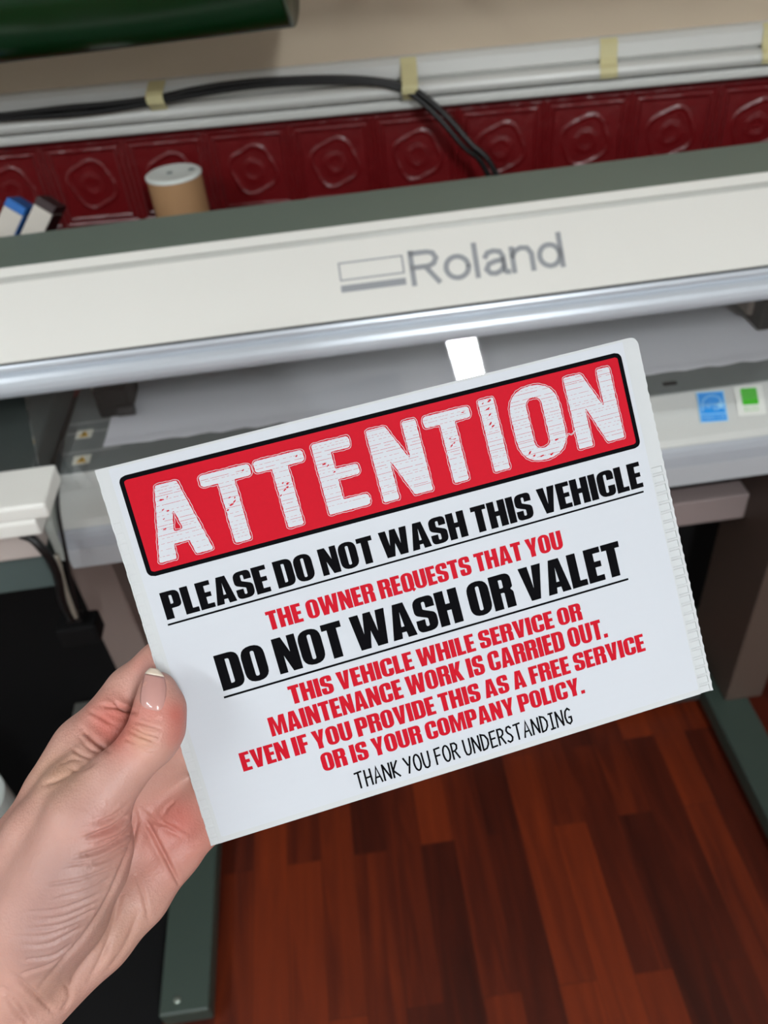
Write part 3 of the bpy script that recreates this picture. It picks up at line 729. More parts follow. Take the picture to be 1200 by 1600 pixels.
def line_of_text(name, txt, x0, x1, yb0, yt0, yb1, yt1, m, h=.24, gap=.045, space=.20):
    # baseline and top at both ends in millimetres on the sign
    adv = 0; items = []
    for ch in txt:
        if ch == ' ': adv += space; continue
        wd, polys = stem_glyph(ch); items.append((adv, wd, polys)); adv += wd+gap
    tot = adv-gap; mb = MB()
    def mp(x, y):
        t_ = x/tot; yb = yb0+(yb1-yb0)*t_; yt = yt0+(yt1-yt0)*t_
        return (x0+(x1-x0)*t_, yb+(yt-yb)*y)
    for ox, wd, polys in items:
        for outer, holes in polys:
            o_ = [mp(ox+p[0], p[1]) for p in rnd(outer)]; hs = [[mp(ox+p[0], p[1]) for p in rnd(q)] for q in holes]
            grid_poly(mb, [(dense(o_, 1.2), [dense(q, 1.2) for q in hs])], h)
    return mb.build(name, m, lb, fixn=False)
def bar_mm(mb, x0, y0, x1, y1, t_, h):
    L = math.dist((x0, y0), (x1, y1)); nx, ny = -(y1-y0)/L*t_/2, (x1-x0)/L*t_/2; n = max(1, int(L/2))
    vs = []
    for k in range(n+1):
        x = x0+(x1-x0)*k/n; y = y0+(y1-y0)*k/n; vs += [SP(x+nx, y+ny, h+ripple(x, y)), SP(x-nx, y-ny, h+ripple(x, y))]
    mb.add(vs, [(2*k, 2*k+1, 2*k+3, 2*k+2) for k in range(n)]); return mb

def rr_mm(x0, y0, x1, y1, r): return dense(rrect(x0, y0, x1, y1, r, 8), 1.0)
# heading panel
def strips(mb, outer, x0, y0, x1, y1, r, h):
    # rounded rectangle cut in thin rows so that it follows the ripple of the board
    n = 80; rows = []
    for k in range(n+1):
        y = y0+(y1-y0)*k/n; dd = min(y-y0, y1-y); ins = r-math.sqrt(max(0, r*r-(r-dd)**2)) if dd < r else 0
        rows.append((y, x0+ins, x1-ins))
    vs = []; m_ = 12
    for y, a, b in rows:
        for i in range(m_+1): vs.append(SP(a+(b-a)*i/m_, y, h+ripple(0, y)))
    fs = []
    for k in range(n):
        for i in range(m_): a = k*(m_+1)+i; fs.append((a, a+1, a+m_+2, a+m_+1))
    return mb.add(vs, fs)
strips(MB(), None, 6.9, -42.4, 201.9, -4.3, 2.6, .22).build('heading_border', black_i, lb, fixn=False)
hp = strips(MB(), None, 8.55, -40.7, 200.2, -6.0, 1.0, .27).build('heading_panel', red_i, lb, fixn=False)

# heading letters: rough stencil shapes with a fine outline round each
HEAD = {
 'A': ([(0,0,.03),(.32,0,.03),(.345,.20,.02),(.63,.20,.02),(.68,0,.03),(1,0,.03),(.71,1,.05),(.31,1,.05)], [[(.405,.36,.03),(.585,.36,.05),(.50,.66,.02)]]),
 'T': ([(.33,0,.04),(.65,0,.04),(.65,.84,.02),(1,.84,.06),(1,1,.06),(0,1,.06),(0,.84,.06),(.33,.84,.02)], []),
 'E': ([(0,0,.03),(1,0,.08),(1,.16,.08),(.40,.16,.03),(.40,.45,.02),(.93,.45,.06),(.93,.60,.06),(.40,.60,.02),(.40,.84,.03),(.88,.84,.06),(.88,1,.06),(0,1,.05)], []),
 'N': ([(0,0,.03),(.31,0,.03),(.31,.56,.02),(.63,0,.04),(1,0,.03),(1,1,.04),(.72,1,.04),(.72,.47,.02),(.38,1,.05),(0,1,.04)], []),
 'I': ([(0,0,.03),(1,0,.03),(1,1,.03),(0,1,.03)], []),
 'O': ([(0,0,.45),(1,0,.45),(1,1,.45),(0,1,.45)], [[(.34,.16,.14),(.66,.16,.14),(.66,.84,.14),(.34,.84,.14)]]),
}
hboxes = [('A',12.2,32.2,-38.2,-10.5,0),('T',34.2,52.9,-38.2,-11.0,0),('T',54.4,73.0,-37.8,-10.8,0),('E',76.6,92.8,-37.0,-10.0,0),('N',97.6,117.0,-37.8,-9.9,0),('T',119.6,138.0,-37.5,-10.2,0),('I',142.0,148.2,-37.3,-9.3,0),('O',153.2,173.2,-37.6,-8.6,0),('N',176.9,196.0,-37.1,-8.8,0)]
rng = random.Random(3)
def inside(poly, x, y):
    c = False; n = len(poly)
    for i in range(n):
        (x1, y1), (x2, y2) = poly[i], poly[(i+1) % n]
        if (y1 > y) != (y2 > y) and x < (x2-x1)*(y-y1)/(y2-y1)+x1: c = not c
    return c
def area(p): return .5*sum(p[i][0]*p[(i+1) % len(p)][1]-p[(i+1) % len(p)][0]*p[i][1] for i in range(len(p)))
def offs(p, d):
    n = len(p); out = []
    for i in range(n):
        a, b = Vector(p[i-2]), Vector(p[(i+2) % n]); t_ = (b-a)
        if t_.length < 1e-9: out.append(p[i]); continue
        t_.normalize(); out.append((p[i][0]+t_.y*d, p[i][1]-t_.x*d))
    return out
fill = MB(); ring = MB(); marks = MB(); squig = MB()
for ch, xa, xb, ya, yb, _ in hboxes:
    outer, holes = HEAD[ch]; W__, H__ = xb-xa, yb-ya; asp = H__/W__
    def mapc(q): return [(xa+p[0]*W__, ya+p[1]*H__, (p[2]*24 if len(p) > 2 else 0)) for p in q]
    loops = []
    for li, q in enumerate([outer]+holes):
        p = dense(rnd(mapc(q), 6), .45)
        if area(p) < 0: p = p[::-1]
        loops.append(p)
    rough = []
    for p in loops:
        n_ = len(p); ph = rng.random()*9
        rough.append([(x+.10*math.sin(i*.9+ph)*rng.random()+rng.uniform(-.07, .07), y+rng.uniform(-.06, .06)) for i, (x, y) in enumerate(p)])
    flat_poly(fill, [(rough[0], rough[1:])], sp_h(.33))
    for li, p in enumerate(loops):
        sgn = 1 if li == 0 else -1
        wob = [.10*math.sin(i*.35+li)+.06*math.sin(i*1.1) for i in range(len(p))]
        base = offs(p, sgn*.62); a = []; b = []
        A_ = offs(p, sgn*.44); B_ = offs(p, sgn*.62)
        n_ = len(p); vs = []
        for i in range(n_):
            t_ = Vector(p[(i+1) % n_])-Vector(p[i-1]); t_.normalize(); nx, ny = t_.y*wob[i]*sgn, -t_.x*wob[i]*sgn
            vs += [SP(A_[i][0]+nx, A_[i][1]+ny, .31+ripple(0, A_[i][1])), SP(B_[i][0]+nx, B_[i][1]+ny, .31+ripple(0, B_[i][1]))]
        ring.add(vs, [(2*i, 2*i+1, (2*i+3) % (2*n_), (2*i+2) % (2*n_)) for i in range(n_)])
    # scratches across the letter
    y = ya+.8
    while y < yb-.5:
        y += rng.uniform(.7, 2.3); x = xa
        dash = rng.random() < .55
        while x < xb:
            L = rng.uniform(.4, 1.1) if dash else rng.uniform(2, 7)
            gp = rng.uniform(.3, 1.6) if dash else rng.uniform(0, 3)
            k = 0
            while k < L:
                seg = .4
                if inside(rough[0], x+k, y) and inside(rough[0], x+k+seg, y) and not any(inside(r_, x+k, y) for r_ in rough[1:]) and y < yb-.3:
                    tk = .09 if not dash else .07
                    marks.add([SP(x+k, y-tk, .36+ripple(0, y)), SP(x+k+seg, y-tk+rng.uniform(-.02, .03), .36+ripple(0, y)), SP(x+k+seg, y+tk*.4, .36+ripple(0, y)), SP(x+k, y+tk*.4, .36+ripple(0, y))], [(0, 1, 2, 3)])
                k += seg
            x += L+gp
    # worn blotches
    spots = {'A': [(.37,.80),(.47,.82),(.33,.67),(.41,.64),(.27,.42),(.3,.55)], 'T': [(.86,.93),(.46,.62),(.56,.60),(.46,.52),(.36,.46),(.53,.55)], 'E': [(.18,.70),(.26,.67),(.36,.56)], 'N': [], 'I': [(.3,.95),(.7,.96),(.5,.86),(.55,.78),(.45,.66),(.6,.62)], 'O': [(.2,.14),(.42,.06),(.78,.22),(.62,.05),(.28,.09)]}[ch]
    for (sx, sy) in spots:
        cx, cy = xa+sx*W__, ya+sy*H__; rr_ = rng.uniform(.35, .8); an0 = rng.uniform(0, .8)
        pl = []
        for k in range(9):
            a = 2*math.pi*k/9; r_ = rr_*rng.uniform(.45, 1.1); px_, py_ = r_*1.5*math.cos(a), r_*.6*math.sin(a)
            pl.append((cx+px_*math.cos(an0)-py_*math.sin(an0), cy+px_*math.sin(an0)+py_*math.cos(an0)))
        if all(inside(rough[0], *q) for q in pl): flat_poly(marks, [(pl, [])], sp_h(.37))
crk = [(171.6,-31.2),(172.6,-31.6),(173.3,-30.4),(174.2,-30.0),(175.0,-30.6),(176.0,-30.2),(176.8,-29.6)]
for i in range(len(crk)-1):
    bar_mm(ring, *crk[i], *crk[i+1], .2, .31); bar_mm(ring, crk[i][0]+.1, crk[i][1]-.8+.1*i, crk[i+1][0]+.1, crk[i+1][1]-.7+.1*i, .18, .31)
fill.build('heading_lettering', white_i, lb, fixn=False); ring.build('lettering_outline', white_i, lb, fixn=False); marks.build('worn_scratches', red_i, lb, fixn=False)

# body text
line_of_text('text_line', 'PLEASE DO NOT WASH THIS VEHICLE', 8.9, 199.4, -59.3, -48.9, -58.1, -47.8, black_i)
line_of_text('text_line', 'THE OWNER REQUESTS THAT YOU', 43.5, 161.8, -73.5, -66.2, -73.4, -66.0, red_i)
line_of_text('text_line', 'DO NOT WASH OR VALET', 20.9, 183.9, -91.0, -77.0, -90.2, -76.4, black_i)
line_of_text('text_line', 'THIS VEHICLE WHILE SERVICE OR', 43.8, 162.7, -103.5, -96.2, -103.4, -96.3, red_i)
line_of_text('text_line', 'MAINTENANCE WORK IS CARRIED OUT.', 33.4, 171.2, -113.4, -105.8, -113.3, -105.2, red_i)
line_of_text('text_line', 'EVEN IF YOU PROVIDE THIS AS A FREE SERVICE', 19.5, 185.3, -123.4, -115.9, -123.3, -116.0, red_i)
line_of_text('text_line', 'OR IS YOUR COMPANY POLICY.', 48.4, 156.6, -132.8, -125.4, -133.0, -125.8, red_i)
bar_mm(MB(), 8.6, -61.1, 198.9, -60.0, .72, .24).build('underline', black_i, lb, fixn=False)
bar_mm(MB(), 20.4, -93.4, 184.7, -92.6, .80, .24).build('underline', black_i, lb, fixn=False)

# thin hand-drawn capitals of the last line
STK = {
 'T': (.52, [[(0,.97),(.52,1.0)],[(.26,.98),(.25,0)]]), 'H': (.46, [[(.03,1),(.0,0)],[(.44,1),(.44,0)],[(.0,.5),(.46,.53)]]),
 'A': (.52, [[(0,0),(.27,1),(.52,0)],[(.09,.34),(.44,.36)]]), 'N': (.52, [[(0,0),(.03,1)],[(.03,1),(.49,.02)],[(.49,.02),(.52,1)]]), 'K': (.46, [[(.02,1),(0,0)],[(.43,1),(.03,.45),(.46,0)]]),
 'Y': (.52, [[(0,1),(.25,.5)],[(.52,1),(.2,0)]]), 'O': (.50, [[(.25+.25*math.cos(a), .5+.5*math.sin(a)) for a in np.linspace(0, 2*math.pi, 21)]]),
 'U': (.48, [[(0,1),(.01,.3),(.08,.06),(.22,0),(.38,.06),(.46,.3),(.48,1)]]), 'F': (.42, [[(.42,1),(.02,.97),(0,0)],[(.0,.52),(.36,.54)]]),
 'R': (.46, [[(0,0),(.02,1),(.28,.99),(.42,.84),(.38,.62),(.2,.5),(.03,.5)],[(.2,.5),(.46,0)]]), 'D': (.50, [[(0,0),(.02,1),(.3,.9),(.48,.6),(.46,.3),(.28,.06),(0,0)]]),
 'E': (.42, [[(.42,1),(.02,.98),(0,0),(.42,.03)],[(0,.52),(.36,.54)]]), 'S': (.44, [[(.42,.86),(.3,.99),(.12,.96),(.04,.78),(.12,.6),(.32,.44),(.42,.26),(.34,.06),(.16,0),(0,.12)]]),
 'I': (.34, [[(0,1),(.34,1)],[(.17,1),(.17,0)],[(0,0),(.34,.02)]]), 'G': (.50, [[(.46,.86),(.3,1),(.1,.86),(0,.5),(.08,.14),(.28,0),(.46,.14),(.46,.42),(.28,.42)]]),
 'l': (.0, [[(0,1),(0,0)]]), }
adv = 0; its = []
for ch in 'THANK YOU FOR UNDERSTANDING':
    if ch == ' ': adv += .30; continue
    wd, ls = STK[ch]; its.append((adv, ls)); adv += wd+.20
tot = adv-.20; mb = MB()
def mpt(x, y): return 59.2+(148.7-59.2)*x/tot, -143.4+(-143.5+143.4)*x/tot+y*(6.5)
for ox, ls in its:
    strokes(mb, [[mpt(ox+p[0], p[1]) for p in ln] for ln in ls], .74, sp_h(.24))
mb.build('text_line', black_i, lb, fixn=False)
# ------------------------------------------------------------------ the hand: one continuous skin grown from joint to joint
def cs(u, v, d): return np.array([(u-600)/FPX*d, (v-800)/FPX*d, d])        # camera-space metres
def sign_depth(u, v):
    d = ray(u, v); return float(((SO-ORG)@SNRM)/(d@SNRM))
def behind(u, v, r, gap=.0042): return sign_depth(u, v)+gap+r*1.0
PR = []
def chain(group, pts):
    for a, b in zip(pts[:-1], pts[1:]):
        PR.append((group, cs(*a[:3]), cs(*b[:3]), a[3], b[3]))
mmr = lambda *p: (p[0], p[1], p[2], p[3]/1000)
# thumb in front of the sign
chain('thumb', [mmr(246,1077,.2905,6.3), mmr(249,1106,.2898,8.0), mmr(246,1135,.2882,8.2), mmr(235,1157,.2862,8.5), mmr(178,1218,.2818,9.0), mmr(128,1275,.279,11.5)])
chain('thumb', [mmr(257,1106,.2922,5.4), mmr(258,1142,.2912,5.6)])
# ball of the thumb
chain('palm', [mmr(140,1284,.281,13.0), mmr(114,1348,.2815,18.0), mmr(68,1422,.283,18.8), mmr(22,1490,.286,17.0), mmr(-30,1560,.287,16.0)])
chain('palm', [mmr(150,1320,.285,12.5), mmr(98,1425,.286,15.0), mmr(42,1510,.288,14)])
# palm rays
chain('palm', [mmr(-10,1530,.294,16), mmr(60,1330,.304,12), mmr(126,1166,.3095,9.3)])
chain('palm', [mmr(10,1560,.297,15), mmr(110,1370,.313,11), mmr(192,1240,.322,10.5), mmr(262,1190,.325,9.5)])
chain('palm', [mmr(30,1580,.297,14), mmr(160,1410,.313,11.5), mmr(243,1303,.3225,10.5), mmr(305,1252,.325,9.0)])
chain('palm', [mmr(150,1380,.316,11), mmr(220,1270,.324,10.5), mmr(290,1215,.326,9.5)])
chain('palm', [mmr(42,1560,.293,15), mmr(150,1458,.305,14.0), mmr(215,1400,.314,11.5), mmr(272,1334,.3205,9.8)])
# side of the hand along the forefinger, and the web to the thumb
chain('palm', [mmr(-20,1420,.296,13), mmr(37,1314,.299,10.5), mmr(80,1236,.302,9.0), mmr(106,1197,.3045,9.0), mmr(130,1162,.3075,9.2)])
chain('palm', [mmr(50,1320,.293,11), mmr(108,1240,.2935,9.0), mmr(150,1188,.2985,8.0), mmr(188,1138,.303,7.5)])
chain('palm', [mmr(0,1420,.287,13.5), mmr(62,1305,.287,11.5), mmr(112,1236,.2905,9.5), mmr(150,1196,.295,8.0)])
chain('palm', [mmr(130,1166,.304,7.5), mmr(175,1110,.306,7.0)])
# forearm
chain('palm', [mmr(10,1555,.291,17), mmr(-170,1800,.285,21), mmr(-330,2010,.278,26)])
chain('palm', [mmr(-50,1520,.287,15), mmr(-240,1750,.280,20), mmr(-400,1950,.274,26)])
# fingers wrapped behind the sign
def finger(g, base, pts, r):
    ch = [base]
    for (u, v), rr in zip(pts, r):
        ch.append((u, v, behind(u, v, rr/1000), rr/1000))
    chain(g, ch)
finger('index', mmr(126,1168,.3095,9.3), [(206,1080), (252,1040), (330,985), (392,950)], [9.2, 8.8, 7.8, 6.6])
finger('middle', mmr(192,1240,.322,10.0), [(290,1165), (375,1105), (455,1060)], [9.2, 8.3, 7.0])
finger('ring', mmr(243,1300,.3225,9.8), [(330,1232), (415,1185), (490,1142)], [8.8, 8.0, 6.8])
finger('pinky', mmr(272,1334,.3215,9.2), [(338,1272), (400,1230), (455,1197)], [8.0, 7.2, 6.0])

def build_sdf(res):
    A = np.array([p for _, p, _, _, _ in PR]+[q for _, _, q, _, _ in PR]); rm = .03
    lo = A.min(0)-rm; hi = A.max(0)+rm
    n = np.ceil((hi-lo)/res).astype(int)+1
    ax = [lo[i]+res*np.arange(n[i]) for i in range(3)]
    K = 1/.0016
    out = {}
    for g in ('palm', 'thumb', 'index', 'middle', 'ring', 'pinky'):
        S = np.zeros(n, np.float32)
        for gg, p, q, r1, r2 in PR:
            if gg != g: continue
            mr = max(r1, r2)+.014
            l = np.maximum(0, np.floor((np.minimum(p, q)-mr-lo)/res).astype(int)); h = np.minimum(n, np.ceil((np.maximum(p, q)+mr-lo)/res).astype(int)+1)
            X, Y, Z_ = np.meshgrid(ax[0][l[0]:h[0]], ax[1][l[1]:h[1]], ax[2][l[2]:h[2]], indexing='ij')
            ba = q-p; L2 = ba@ba
            t_ = np.clip(((X-p[0])*ba[0]+(Y-p[1])*ba[1]+(Z_-p[2])*ba[2])/L2, 0, 1)
            d = np.sqrt((X-p[0]-t_*ba[0])**2+(Y-p[1]-t_*ba[1])**2+(Z_-p[2]-t_*ba[2])**2)-(r1+(r2-r1)*t_)
            S[l[0]:h[0], l[1]:h[1], l[2]:h[2]] += np.exp(-K*np.clip(d, -.03, .03)).astype(np.float32)
        out[g] = np.where(S > 1e-9, -np.log(np.maximum(S, 1e-9))/K, .03).astype(np.float32)
    def smin(a, b, k):
        h = np.maximum(k-np.abs(a-b), 0)/k; return np.minimum(a, b)-h*h*k*.25
    D = smin(out['palm'], out['thumb'], .007)
    F = out['index']
    for g in ('middle', 'ring', 'pinky'): F = smin(F, out[g], .0015)
    D = smin(D, F, .0045)
    return D, lo, res
def surface_nets(D, lo, res):
    s = D < 0
    nx, ny, nz = D.shape
    c = [D[i:nx-1+i, j:ny-1+j, k:nz-1+k] for i in (0, 1) for j in (0, 1) for k in (0, 1)]
    cnt = sum((x < 0).astype(np.int8) for x in c)
    act = (cnt > 0) & (cnt < 8); idx = -np.ones(act.shape, np.int64); I = np.argwhere(act); idx[act] = np.arange(len(I))
    cv = np.stack([x[act] for x in c], 1); offs_ = np.array([(i, j, k) for i in (0, 1) for j in (0, 1) for k in (0, 1)], float)
    acc = np.zeros((len(I), 3)); num = np.zeros(len(I))
    for a in range(8):
        for b in range(a+1, 8):
            if np.abs(offs_[a]-offs_[b]).sum() != 1: continue
            m_ = (cv[:, a] < 0) != (cv[:, b] < 0); t_ = cv[m_, a]/(cv[m_, a]-cv[m_, b])
            acc[m_] += offs_[a]+(offs_[b]-offs_[a])*t_[:, None]; num[m_] += 1
    V = lo+res*(I+acc/num[:, None]); Fq = []
    for axis in range(3):
        a1, a2 = [(1, 2), (2, 0), (0, 1)][axis]
        sl0 = [slice(1, None)]*3; sl0[axis] = slice(0, -1); sl1 = [slice(1, None)]*3; sl1[axis] = slice(1, None)
        p0 = s[tuple(sl0)]; p1 = s[tuple(sl1)]
        E_ = np.argwhere(p0 != p1); 
        if not len(E_): continue
        inn = p0[tuple(E_.T)]
        base = E_.copy(); 
        for o in range(3):
            if o != axis: base[:, o] += 1
        def cell(d1, d2):
            q = base.copy(); q[:, a1] += d1; q[:, a2] += d2
            ok = np.all((q >= 0) & (q < np.array(idx.shape)), 1); r = -np.ones(len(q), np.int64); r[ok] = idx[tuple(q[ok].T)]; return r
        f = np.stack([cell(-1, -1), cell(0, -1), cell(0, 0), cell(-1, 0)], 1)
        f[~inn] = f[~inn][:, ::-1]
        Fq.append(f[(f >= 0).all(1)])
    return V, np.concatenate(Fq)
D, lo, res = build_sdf(.0011)
HV, HF = surface_nets(D, lo, res)
me = bpy.data.meshes.new('hand_base'); me.from_pydata(HV.tolist(), [], HF.tolist())
bm = bmesh.new(); bm.from_mesh(me)
for _ in range(3): bmesh.ops.smooth_vert(bm, verts=bm.verts, factor=.5, use_axis_x=True, use_axis_y=True, use_axis_z=True)
bmesh.ops.recalc_face_normals(bm, faces=bm.faces)
bm.to_mesh(me); bm.free()
tmp = bpy.data.objects.new('hand_base', me); COL.objects.link(tmp)
sb = tmp.modifiers.new('s', 'SUBSURF'); sb.levels = 1
dg = bpy.context.evaluated_depsgraph_get(); dg.update()
hm = bpy.data.meshes.new_from_object(tmp.evaluated_get(dg)); bpy.data.objects.remove(tmp); bpy.data.meshes.remove(me)
n = len(hm.vertices); co = np.empty(n*3); hm.vertices.foreach_get('co', co); co = co.reshape(-1, 3)
no = np.empty(n*3); hm.vertex_normals.foreach_get('vector', no); no = no.reshape(-1, 3)
U = 600+FPX*co[:, 0]/co[:, 2]; V_ = 800+FPX*co[:, 1]/co[:, 2]
facing = np.clip(-(no*co).sum(1)/np.linalg.norm(co, axis=1)*2.0, 0, 1)

# skin creases: (points, width px, depth mm)
CR = [
 ([(225,1276),(248,1320),(268,1358),(283,1386)], 5, .75), ([(214,1258),(240,1282),(262,1290),(282,1298)], 4, .3),
 ([(255,1275),(262,1262),(275,1250)], 4, .2), ([(240,1268),(262,1290),(300,1310)], 3.5, .25),
 ([(210,1361),(225,1402),(233,1440)], 5, .3), ([(190,1387),(175,1454),(152,1512)], 7, .4), ([(218,1420),(196,1478),(165,1520)], 7, .3), ([(150,1480),(120,1520),(104,1560)], 7, .35), ([(172,1470),(140,1530)], 6, .25),
 ([(211,1256),(212,1294),(194,1346),(165,1410),(133,1460),(98,1500),(60,1545)], 5, .5),
 ([(209,1127),(232,1133),(253,1140)], 2.6, .22), ([(201,1141),(223,1152),(247,1160)], 3, .40), ([(196,1154),(219,1165),(240,1171)], 3, .36), ([(208,1136),(228,1146),(250,1151)], 2.5, .26), ([(204,1163),(226,1175),(244,1178)], 3, .2),
 ([(177,1095),(193,1108),(212,1113)], 5, .6), ([(158,1102),(184,1106),(212,1113)], 4.5, .5), ([(138,1110),(158,1121),(177,1132)], 4, .4),
 ([(128,1139),(149,1158),(170,1174)], 6, .6), ([(122,1148),(138,1168),(160,1178)], 4, .3), ([(60,1228),(94,1217),(131,1196),(152,1189)], 6, .32), ([(108,1200),(125,1203),(145,1196)], 4, .22), ([(110,1168),(128,1180),(146,1186)], 4, .3), ([(95,1195),(112,1186),(132,1190)], 4, .15),
 ([(130,1310),(160,1300),(182,1290),(207,1268)], 5.5, 1.0), ([(120,1338),(163,1326),(207,1298)], 5, .8), ([(150,1286),(176,1276),(200,1258)], 4, .5), ([(140,1352),(172,1340),(203,1318)], 4, .6), ([(100,1352),(150,1344),(196,1318)], 3.5, .35),
 ([(67,1384),(131,1372),(184,1350)], 3.5, .38), ([(75,1408),(140,1390),(178,1368)], 3.2, .3), ([(38,1425),(96,1420),(163,1394)], 3.2, .35), ([(50,1438),(100,1432),(152,1410)], 3, .28),
 ([(41,1451),(96,1445),(152,1419)], 3.5, .36), ([(20,1462),(70,1462),(128,1440)], 3, .28), ([(29,1477),(76,1475),(128,1448)], 3.5, .34), ([(35,1500),(82,1494),(114,1472)], 3.5, .34), ([(30,1522),(72,1510),(110,1486)], 3.5, .32), ([(110,1300),(140,1296),(170,1282)], 3, .22), ([(150,1318),(180,1306),(208,1286)], 3, .3),
 ([(17,1521),(40,1540),(58,1556),(85,1582)], 6, .6), ([(10,1560),(30,1585),(45,1600)], 5, .4), ([(0,1540),(25,1562),(50,1598)], 5, .35), ([(95,1530),(110,1555),(96,1580)], 5, .25),
]
disp = np.zeros(n)
def seg_dist(P, a, b):
    a = np.array(a, float); b = np.array(b, float); ab = b-a; t_ = np.clip(((P-a)@ab)/(ab@ab), 0, 1); return np.linalg.norm(P-a-t_[:, None]*ab, axis=1)
UV = np.stack([U, V_], 1)
for pts, wd, dp in CR:
    a = np.array(pts, float); bb0 = a.min(0)-wd*4; bb1 = a.max(0)+wd*4
    m_ = np.where(((UV > bb0) & (UV < bb1)).all(1) & (facing > .02))[0]
    if not len(m_): continue
    sp_ = smooth_path([(p[0], p[1], 0) for p in pts], 5); P = UV[m_]
    dd = np.full(len(m_), 1e9); tt = np.zeros(len(m_)); ns = len(sp_)-1
    for i in range(ns):
        x = seg_dist(P, sp_[i][:2], sp_[i+1][:2]); w_ = x < dd; dd[w_] = x[w_]; tt[w_] = (i+.5)/ns
    taper = np.clip(np.minimum(tt, 1-tt)*5, .15, 1)
    disp[m_] += -dp*1.8e-3*taper*np.exp(-(dd/wd*1.6)**2)*facing[m_] + dp*.5e-3*taper*np.exp(-((dd-wd*1.5)/wd)**2)*facing[m_]
co2 = co+no*disp[:, None]
world = ORG + co2[:, 0:1]*RC[0]+co2[:, 1:2]*RC[1]+co2[:, 2:3]*RC[2]
HO = world.mean(0); HO = np.array([float(ORG[0]+(-.11)), .22, float(world[:, 2].min())])
hm.vertices.foreach_set('co', (world-HO).ravel()); hm.update()
bm = bmesh.new(); bm.from_mesh(hm); bmesh.ops.recalc_face_normals(bm, faces=bm.faces); bm.to_mesh(hm); bm.free()
hm.polygons.foreach_set('use_smooth', [True]*len(hm.polygons))
# flushed, sallow and dusky patches of the skin itself
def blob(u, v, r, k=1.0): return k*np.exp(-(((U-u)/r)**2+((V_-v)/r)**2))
front = (facing > 0)*1.0
flush = np.clip(blob(190,1140,42)+blob(160,1120,35,.5)+blob(278,1115,22,.9)+blob(240,1105,26,.5)+blob(275,1150,22,.6)+blob(160,1300,34,.55)+blob(300,1300,48,.6)+blob(230,1285,40,.45)+blob(250,1350,50,.4)+blob(225,1040,25,.4)+blob(280,1270,30,.5), 0, 1)*front
sallow = np.clip(blob(75,1215,38,.7)+blob(110,1200,30,.5)+blob(222,1155,20,.8)+blob(80,1540,40,.4)+blob(180,1460,60,.4), 0, 1)*front
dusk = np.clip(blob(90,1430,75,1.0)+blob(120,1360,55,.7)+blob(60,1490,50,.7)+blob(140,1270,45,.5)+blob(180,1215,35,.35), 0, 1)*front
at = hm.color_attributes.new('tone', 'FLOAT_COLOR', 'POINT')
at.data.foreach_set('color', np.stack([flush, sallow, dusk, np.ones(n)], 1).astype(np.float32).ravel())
def skin():
    M = bpy.data.materials.new('skin'); M.use_nodes = True; nt = M.node_tree; b = nt.nodes['Principled BSDF']
    va = nt.nodes.new('ShaderNodeVertexColor'); va.layer_name = 'tone'; sp = nt.nodes.new('ShaderNodeSeparateColor'); nt.links.new(va.outputs[0], sp.inputs[0])
    tc = nt.nodes.new('ShaderNodeTexCoord')
    nz = nt.nodes.new('ShaderNodeTexNoise'); nz.inputs['Scale'].default_value = 90; nz.inputs['Detail'].default_value = 5; nt.links.new(tc.outputs['Object'], nz.inputs['Vector'])
    def mixc(f, a, b_):
        m_ = nt.nodes.new('ShaderNodeMix'); m_.data_type = 'RGBA'
        if isinstance(f, float): m_.inputs[0].default_value = f
        else: nt.links.new(f, m_.inputs[0])
        for i, x in ((6, a), (7, b_)):
            if isinstance(x, tuple): m_.inputs[i].default_value = (*lin(x), 1)
            else: nt.links.new(x, m_.inputs[i])
        return m_.outputs[2]
    c = mixc(nz.outputs['Fac'], SKIN_A, SKIN_B)
    c = mixc(math_node(nt, 'MULTIPLY', sp.outputs[0], .75), c, (184, 92, 80))
    c = mixc(math_node(nt, 'MULTIPLY', sp.outputs[1], .5), c, (194, 158, 128))
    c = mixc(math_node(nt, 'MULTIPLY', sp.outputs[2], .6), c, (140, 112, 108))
    nt.links.new(c, b.inputs['Base Color'])
    b.inputs['Roughness'].default_value = .48; b.inputs['Specular IOR Level'].default_value = .4
    b.inputs['Subsurface Weight'].default_value = .12; b.inputs['Subsurface Radius'].default_value = (.9, .35, .2); b.inputs['Subsurface Scale'].default_value = .004
    vo = nt.nodes.new('ShaderNodeTexVoronoi'); vo.inputs['Scale'].default_value = 1100; nt.links.new(tc.outputs['Object'], vo.inputs['Vector'])
    n2 = nt.nodes.new('ShaderNodeTexNoise'); n2.inputs['Scale'].default_value = 420; n2.inputs['Detail'].default_value = 4; nt.links.new(tc.outputs['Object'], n2.inputs['Vector'])
    h = math_node(nt, 'ADD', math_node(nt, 'MULTIPLY', vo.outputs['Distance'], .5), n2.outputs['Fac'])
    bp = nt.nodes.new('ShaderNodeBump'); bp.inputs['Strength'].default_value = .36; bp.inputs['Distance'].default_value = .0006
    nt.links.new(h, bp.inputs['Height']); nt.links.new(bp.outputs['Normal'], b.inputs['Normal'])
    return M
SKIN_A, SKIN_B = (180, 134, 121), (197, 154, 140)
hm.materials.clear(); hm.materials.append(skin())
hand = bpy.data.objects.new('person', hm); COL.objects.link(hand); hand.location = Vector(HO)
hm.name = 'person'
tag(hand, 'bare left hand and wrist of a person gripping the white notice by its edge', 'person')

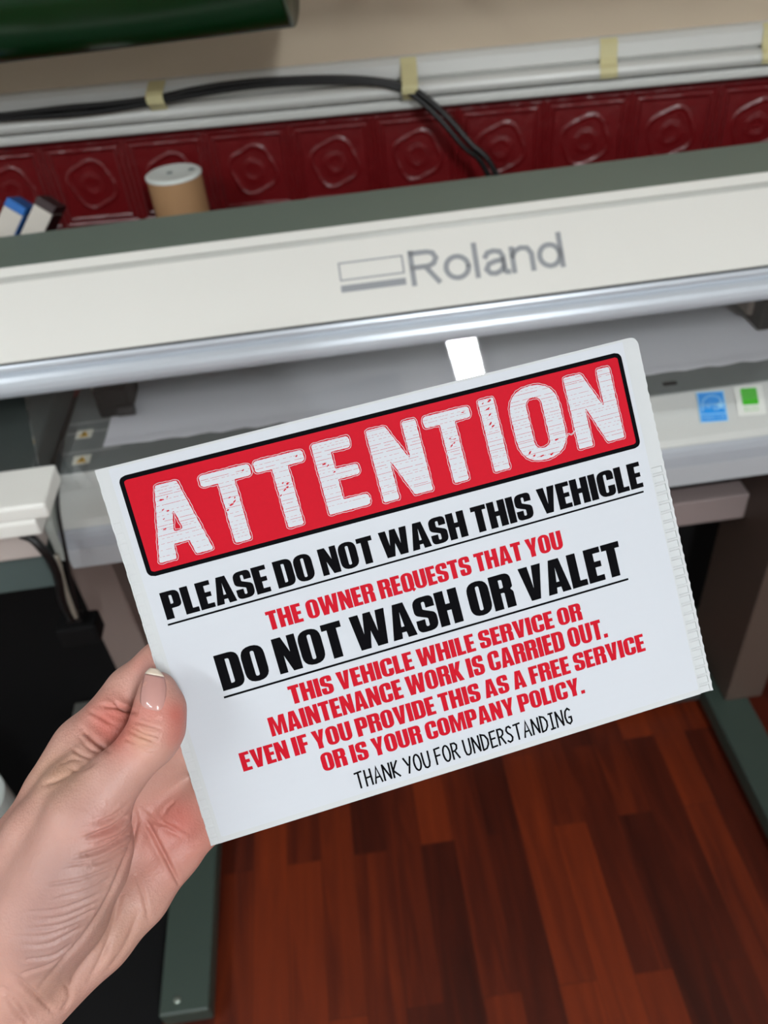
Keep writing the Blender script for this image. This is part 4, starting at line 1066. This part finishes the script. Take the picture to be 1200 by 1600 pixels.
# thumb nail laid on the skin
from mathutils.bvhtree import BVHTree
bvh = BVHTree.FromPolygons([tuple(p) for p in world], [tuple(p.vertices) for p in hm.polygons])
LE = [(221,1105),(218.5,1095),(219.5,1080),(222.5,1064),(227,1051),(234,1043.5)]
RE = [(252,1112),(257.5,1103),(259.5,1088),(260,1073),(256,1056),(246,1044.5)]
def along(E_, t_):
    P = smooth_path([(p[0], p[1], 0) for p in E_], 8); k = t_*(len(P)-1); i = min(int(k), len(P)-2); f_ = k-i; return tuple(P[i][j]*(1-f_)+P[i+1][j]*f_ for j in (0, 1))
def hit(u, v):
    d = Vector(ray(u, v)); h = bvh.ray_cast(Vector(ORG), d.normalized()); return h
nr, nc = 18, 14; G = np.full((nr+1, nc+1), np.nan); PXY = {}
for j in range(nr+1):
    l, r = along(LE, j/nr), along(RE, j/nr)
    for i in range(nc+1):
        s = i/nc; u, v = l[0]+(r[0]-l[0])*s, l[1]+(r[1]-l[1])*s+(4.0*(s*(1-s))*4*.25 if j == 0 else 0)
        PXY[j, i] = (u, v); h = hit(u, v)
        if h[0] is not None:
            dpt = float((np.array(h[0])-ORG)@RC[2])
            if dpt < .296: G[j, i] = dpt
# smooth height of the nail plate: quadratic fit through the skin underneath
A_, B_ = [], []
for (j, i), (u, v) in PXY.items():
    if not np.isnan(G[j, i]) and v > 1053: x, y = (u-239)/20, (v-1078)/35; A_.append([1, x, y, x*x, x*y, y*y]); B_.append(G[j, i])
cf = np.linalg.lstsq(np.array(A_), np.array(B_), rcond=None)[0]
def nail_pt(j, i, lift):
    u, v = PXY[j, i]; x, y = (u-239)/20, (v-1078)/35; d = float(np.array([1, x, y, x*x, x*y, y*y])@cf)
    ed = min(i, nc-i)/nc; dome = .00045*min(1, ed*5)*min(1, (j+.3)/3)
    return tuple(ORG+ray(u, v)*(d-dome-lift))
def nail_part(j0, j1, name, m, par):
    vs = [nail_pt(j, i, .00005) for j in range(j0, j1+1) for i in range(nc+1)]; k = nc+1; fs = []
    for j in range(j1-j0):
        for i in range(nc): a = j*k+i; fs.append((a, a+1, a+k+1, a+k))
    o = MB().add(vs, fs).build(name, m, par, smooth=True)
    sd = o.modifiers.new('thickness', 'SOLIDIFY'); sd.thickness = .0006; sd.offset = -1
    # face outward to the camera side
    return o
nm = mat('nail', (188, 142, 134), .22, noise=.04, nscale=300, coat=.3); tm = mat('nail_edge', (214, 200, 182), .28, noise=.02, nscale=300, coat=.2)
nl = nail_part(0, 14, 'thumb_nail', nm, hand); nail_part(14, nr, 'nail_free_edge', tm, nl)
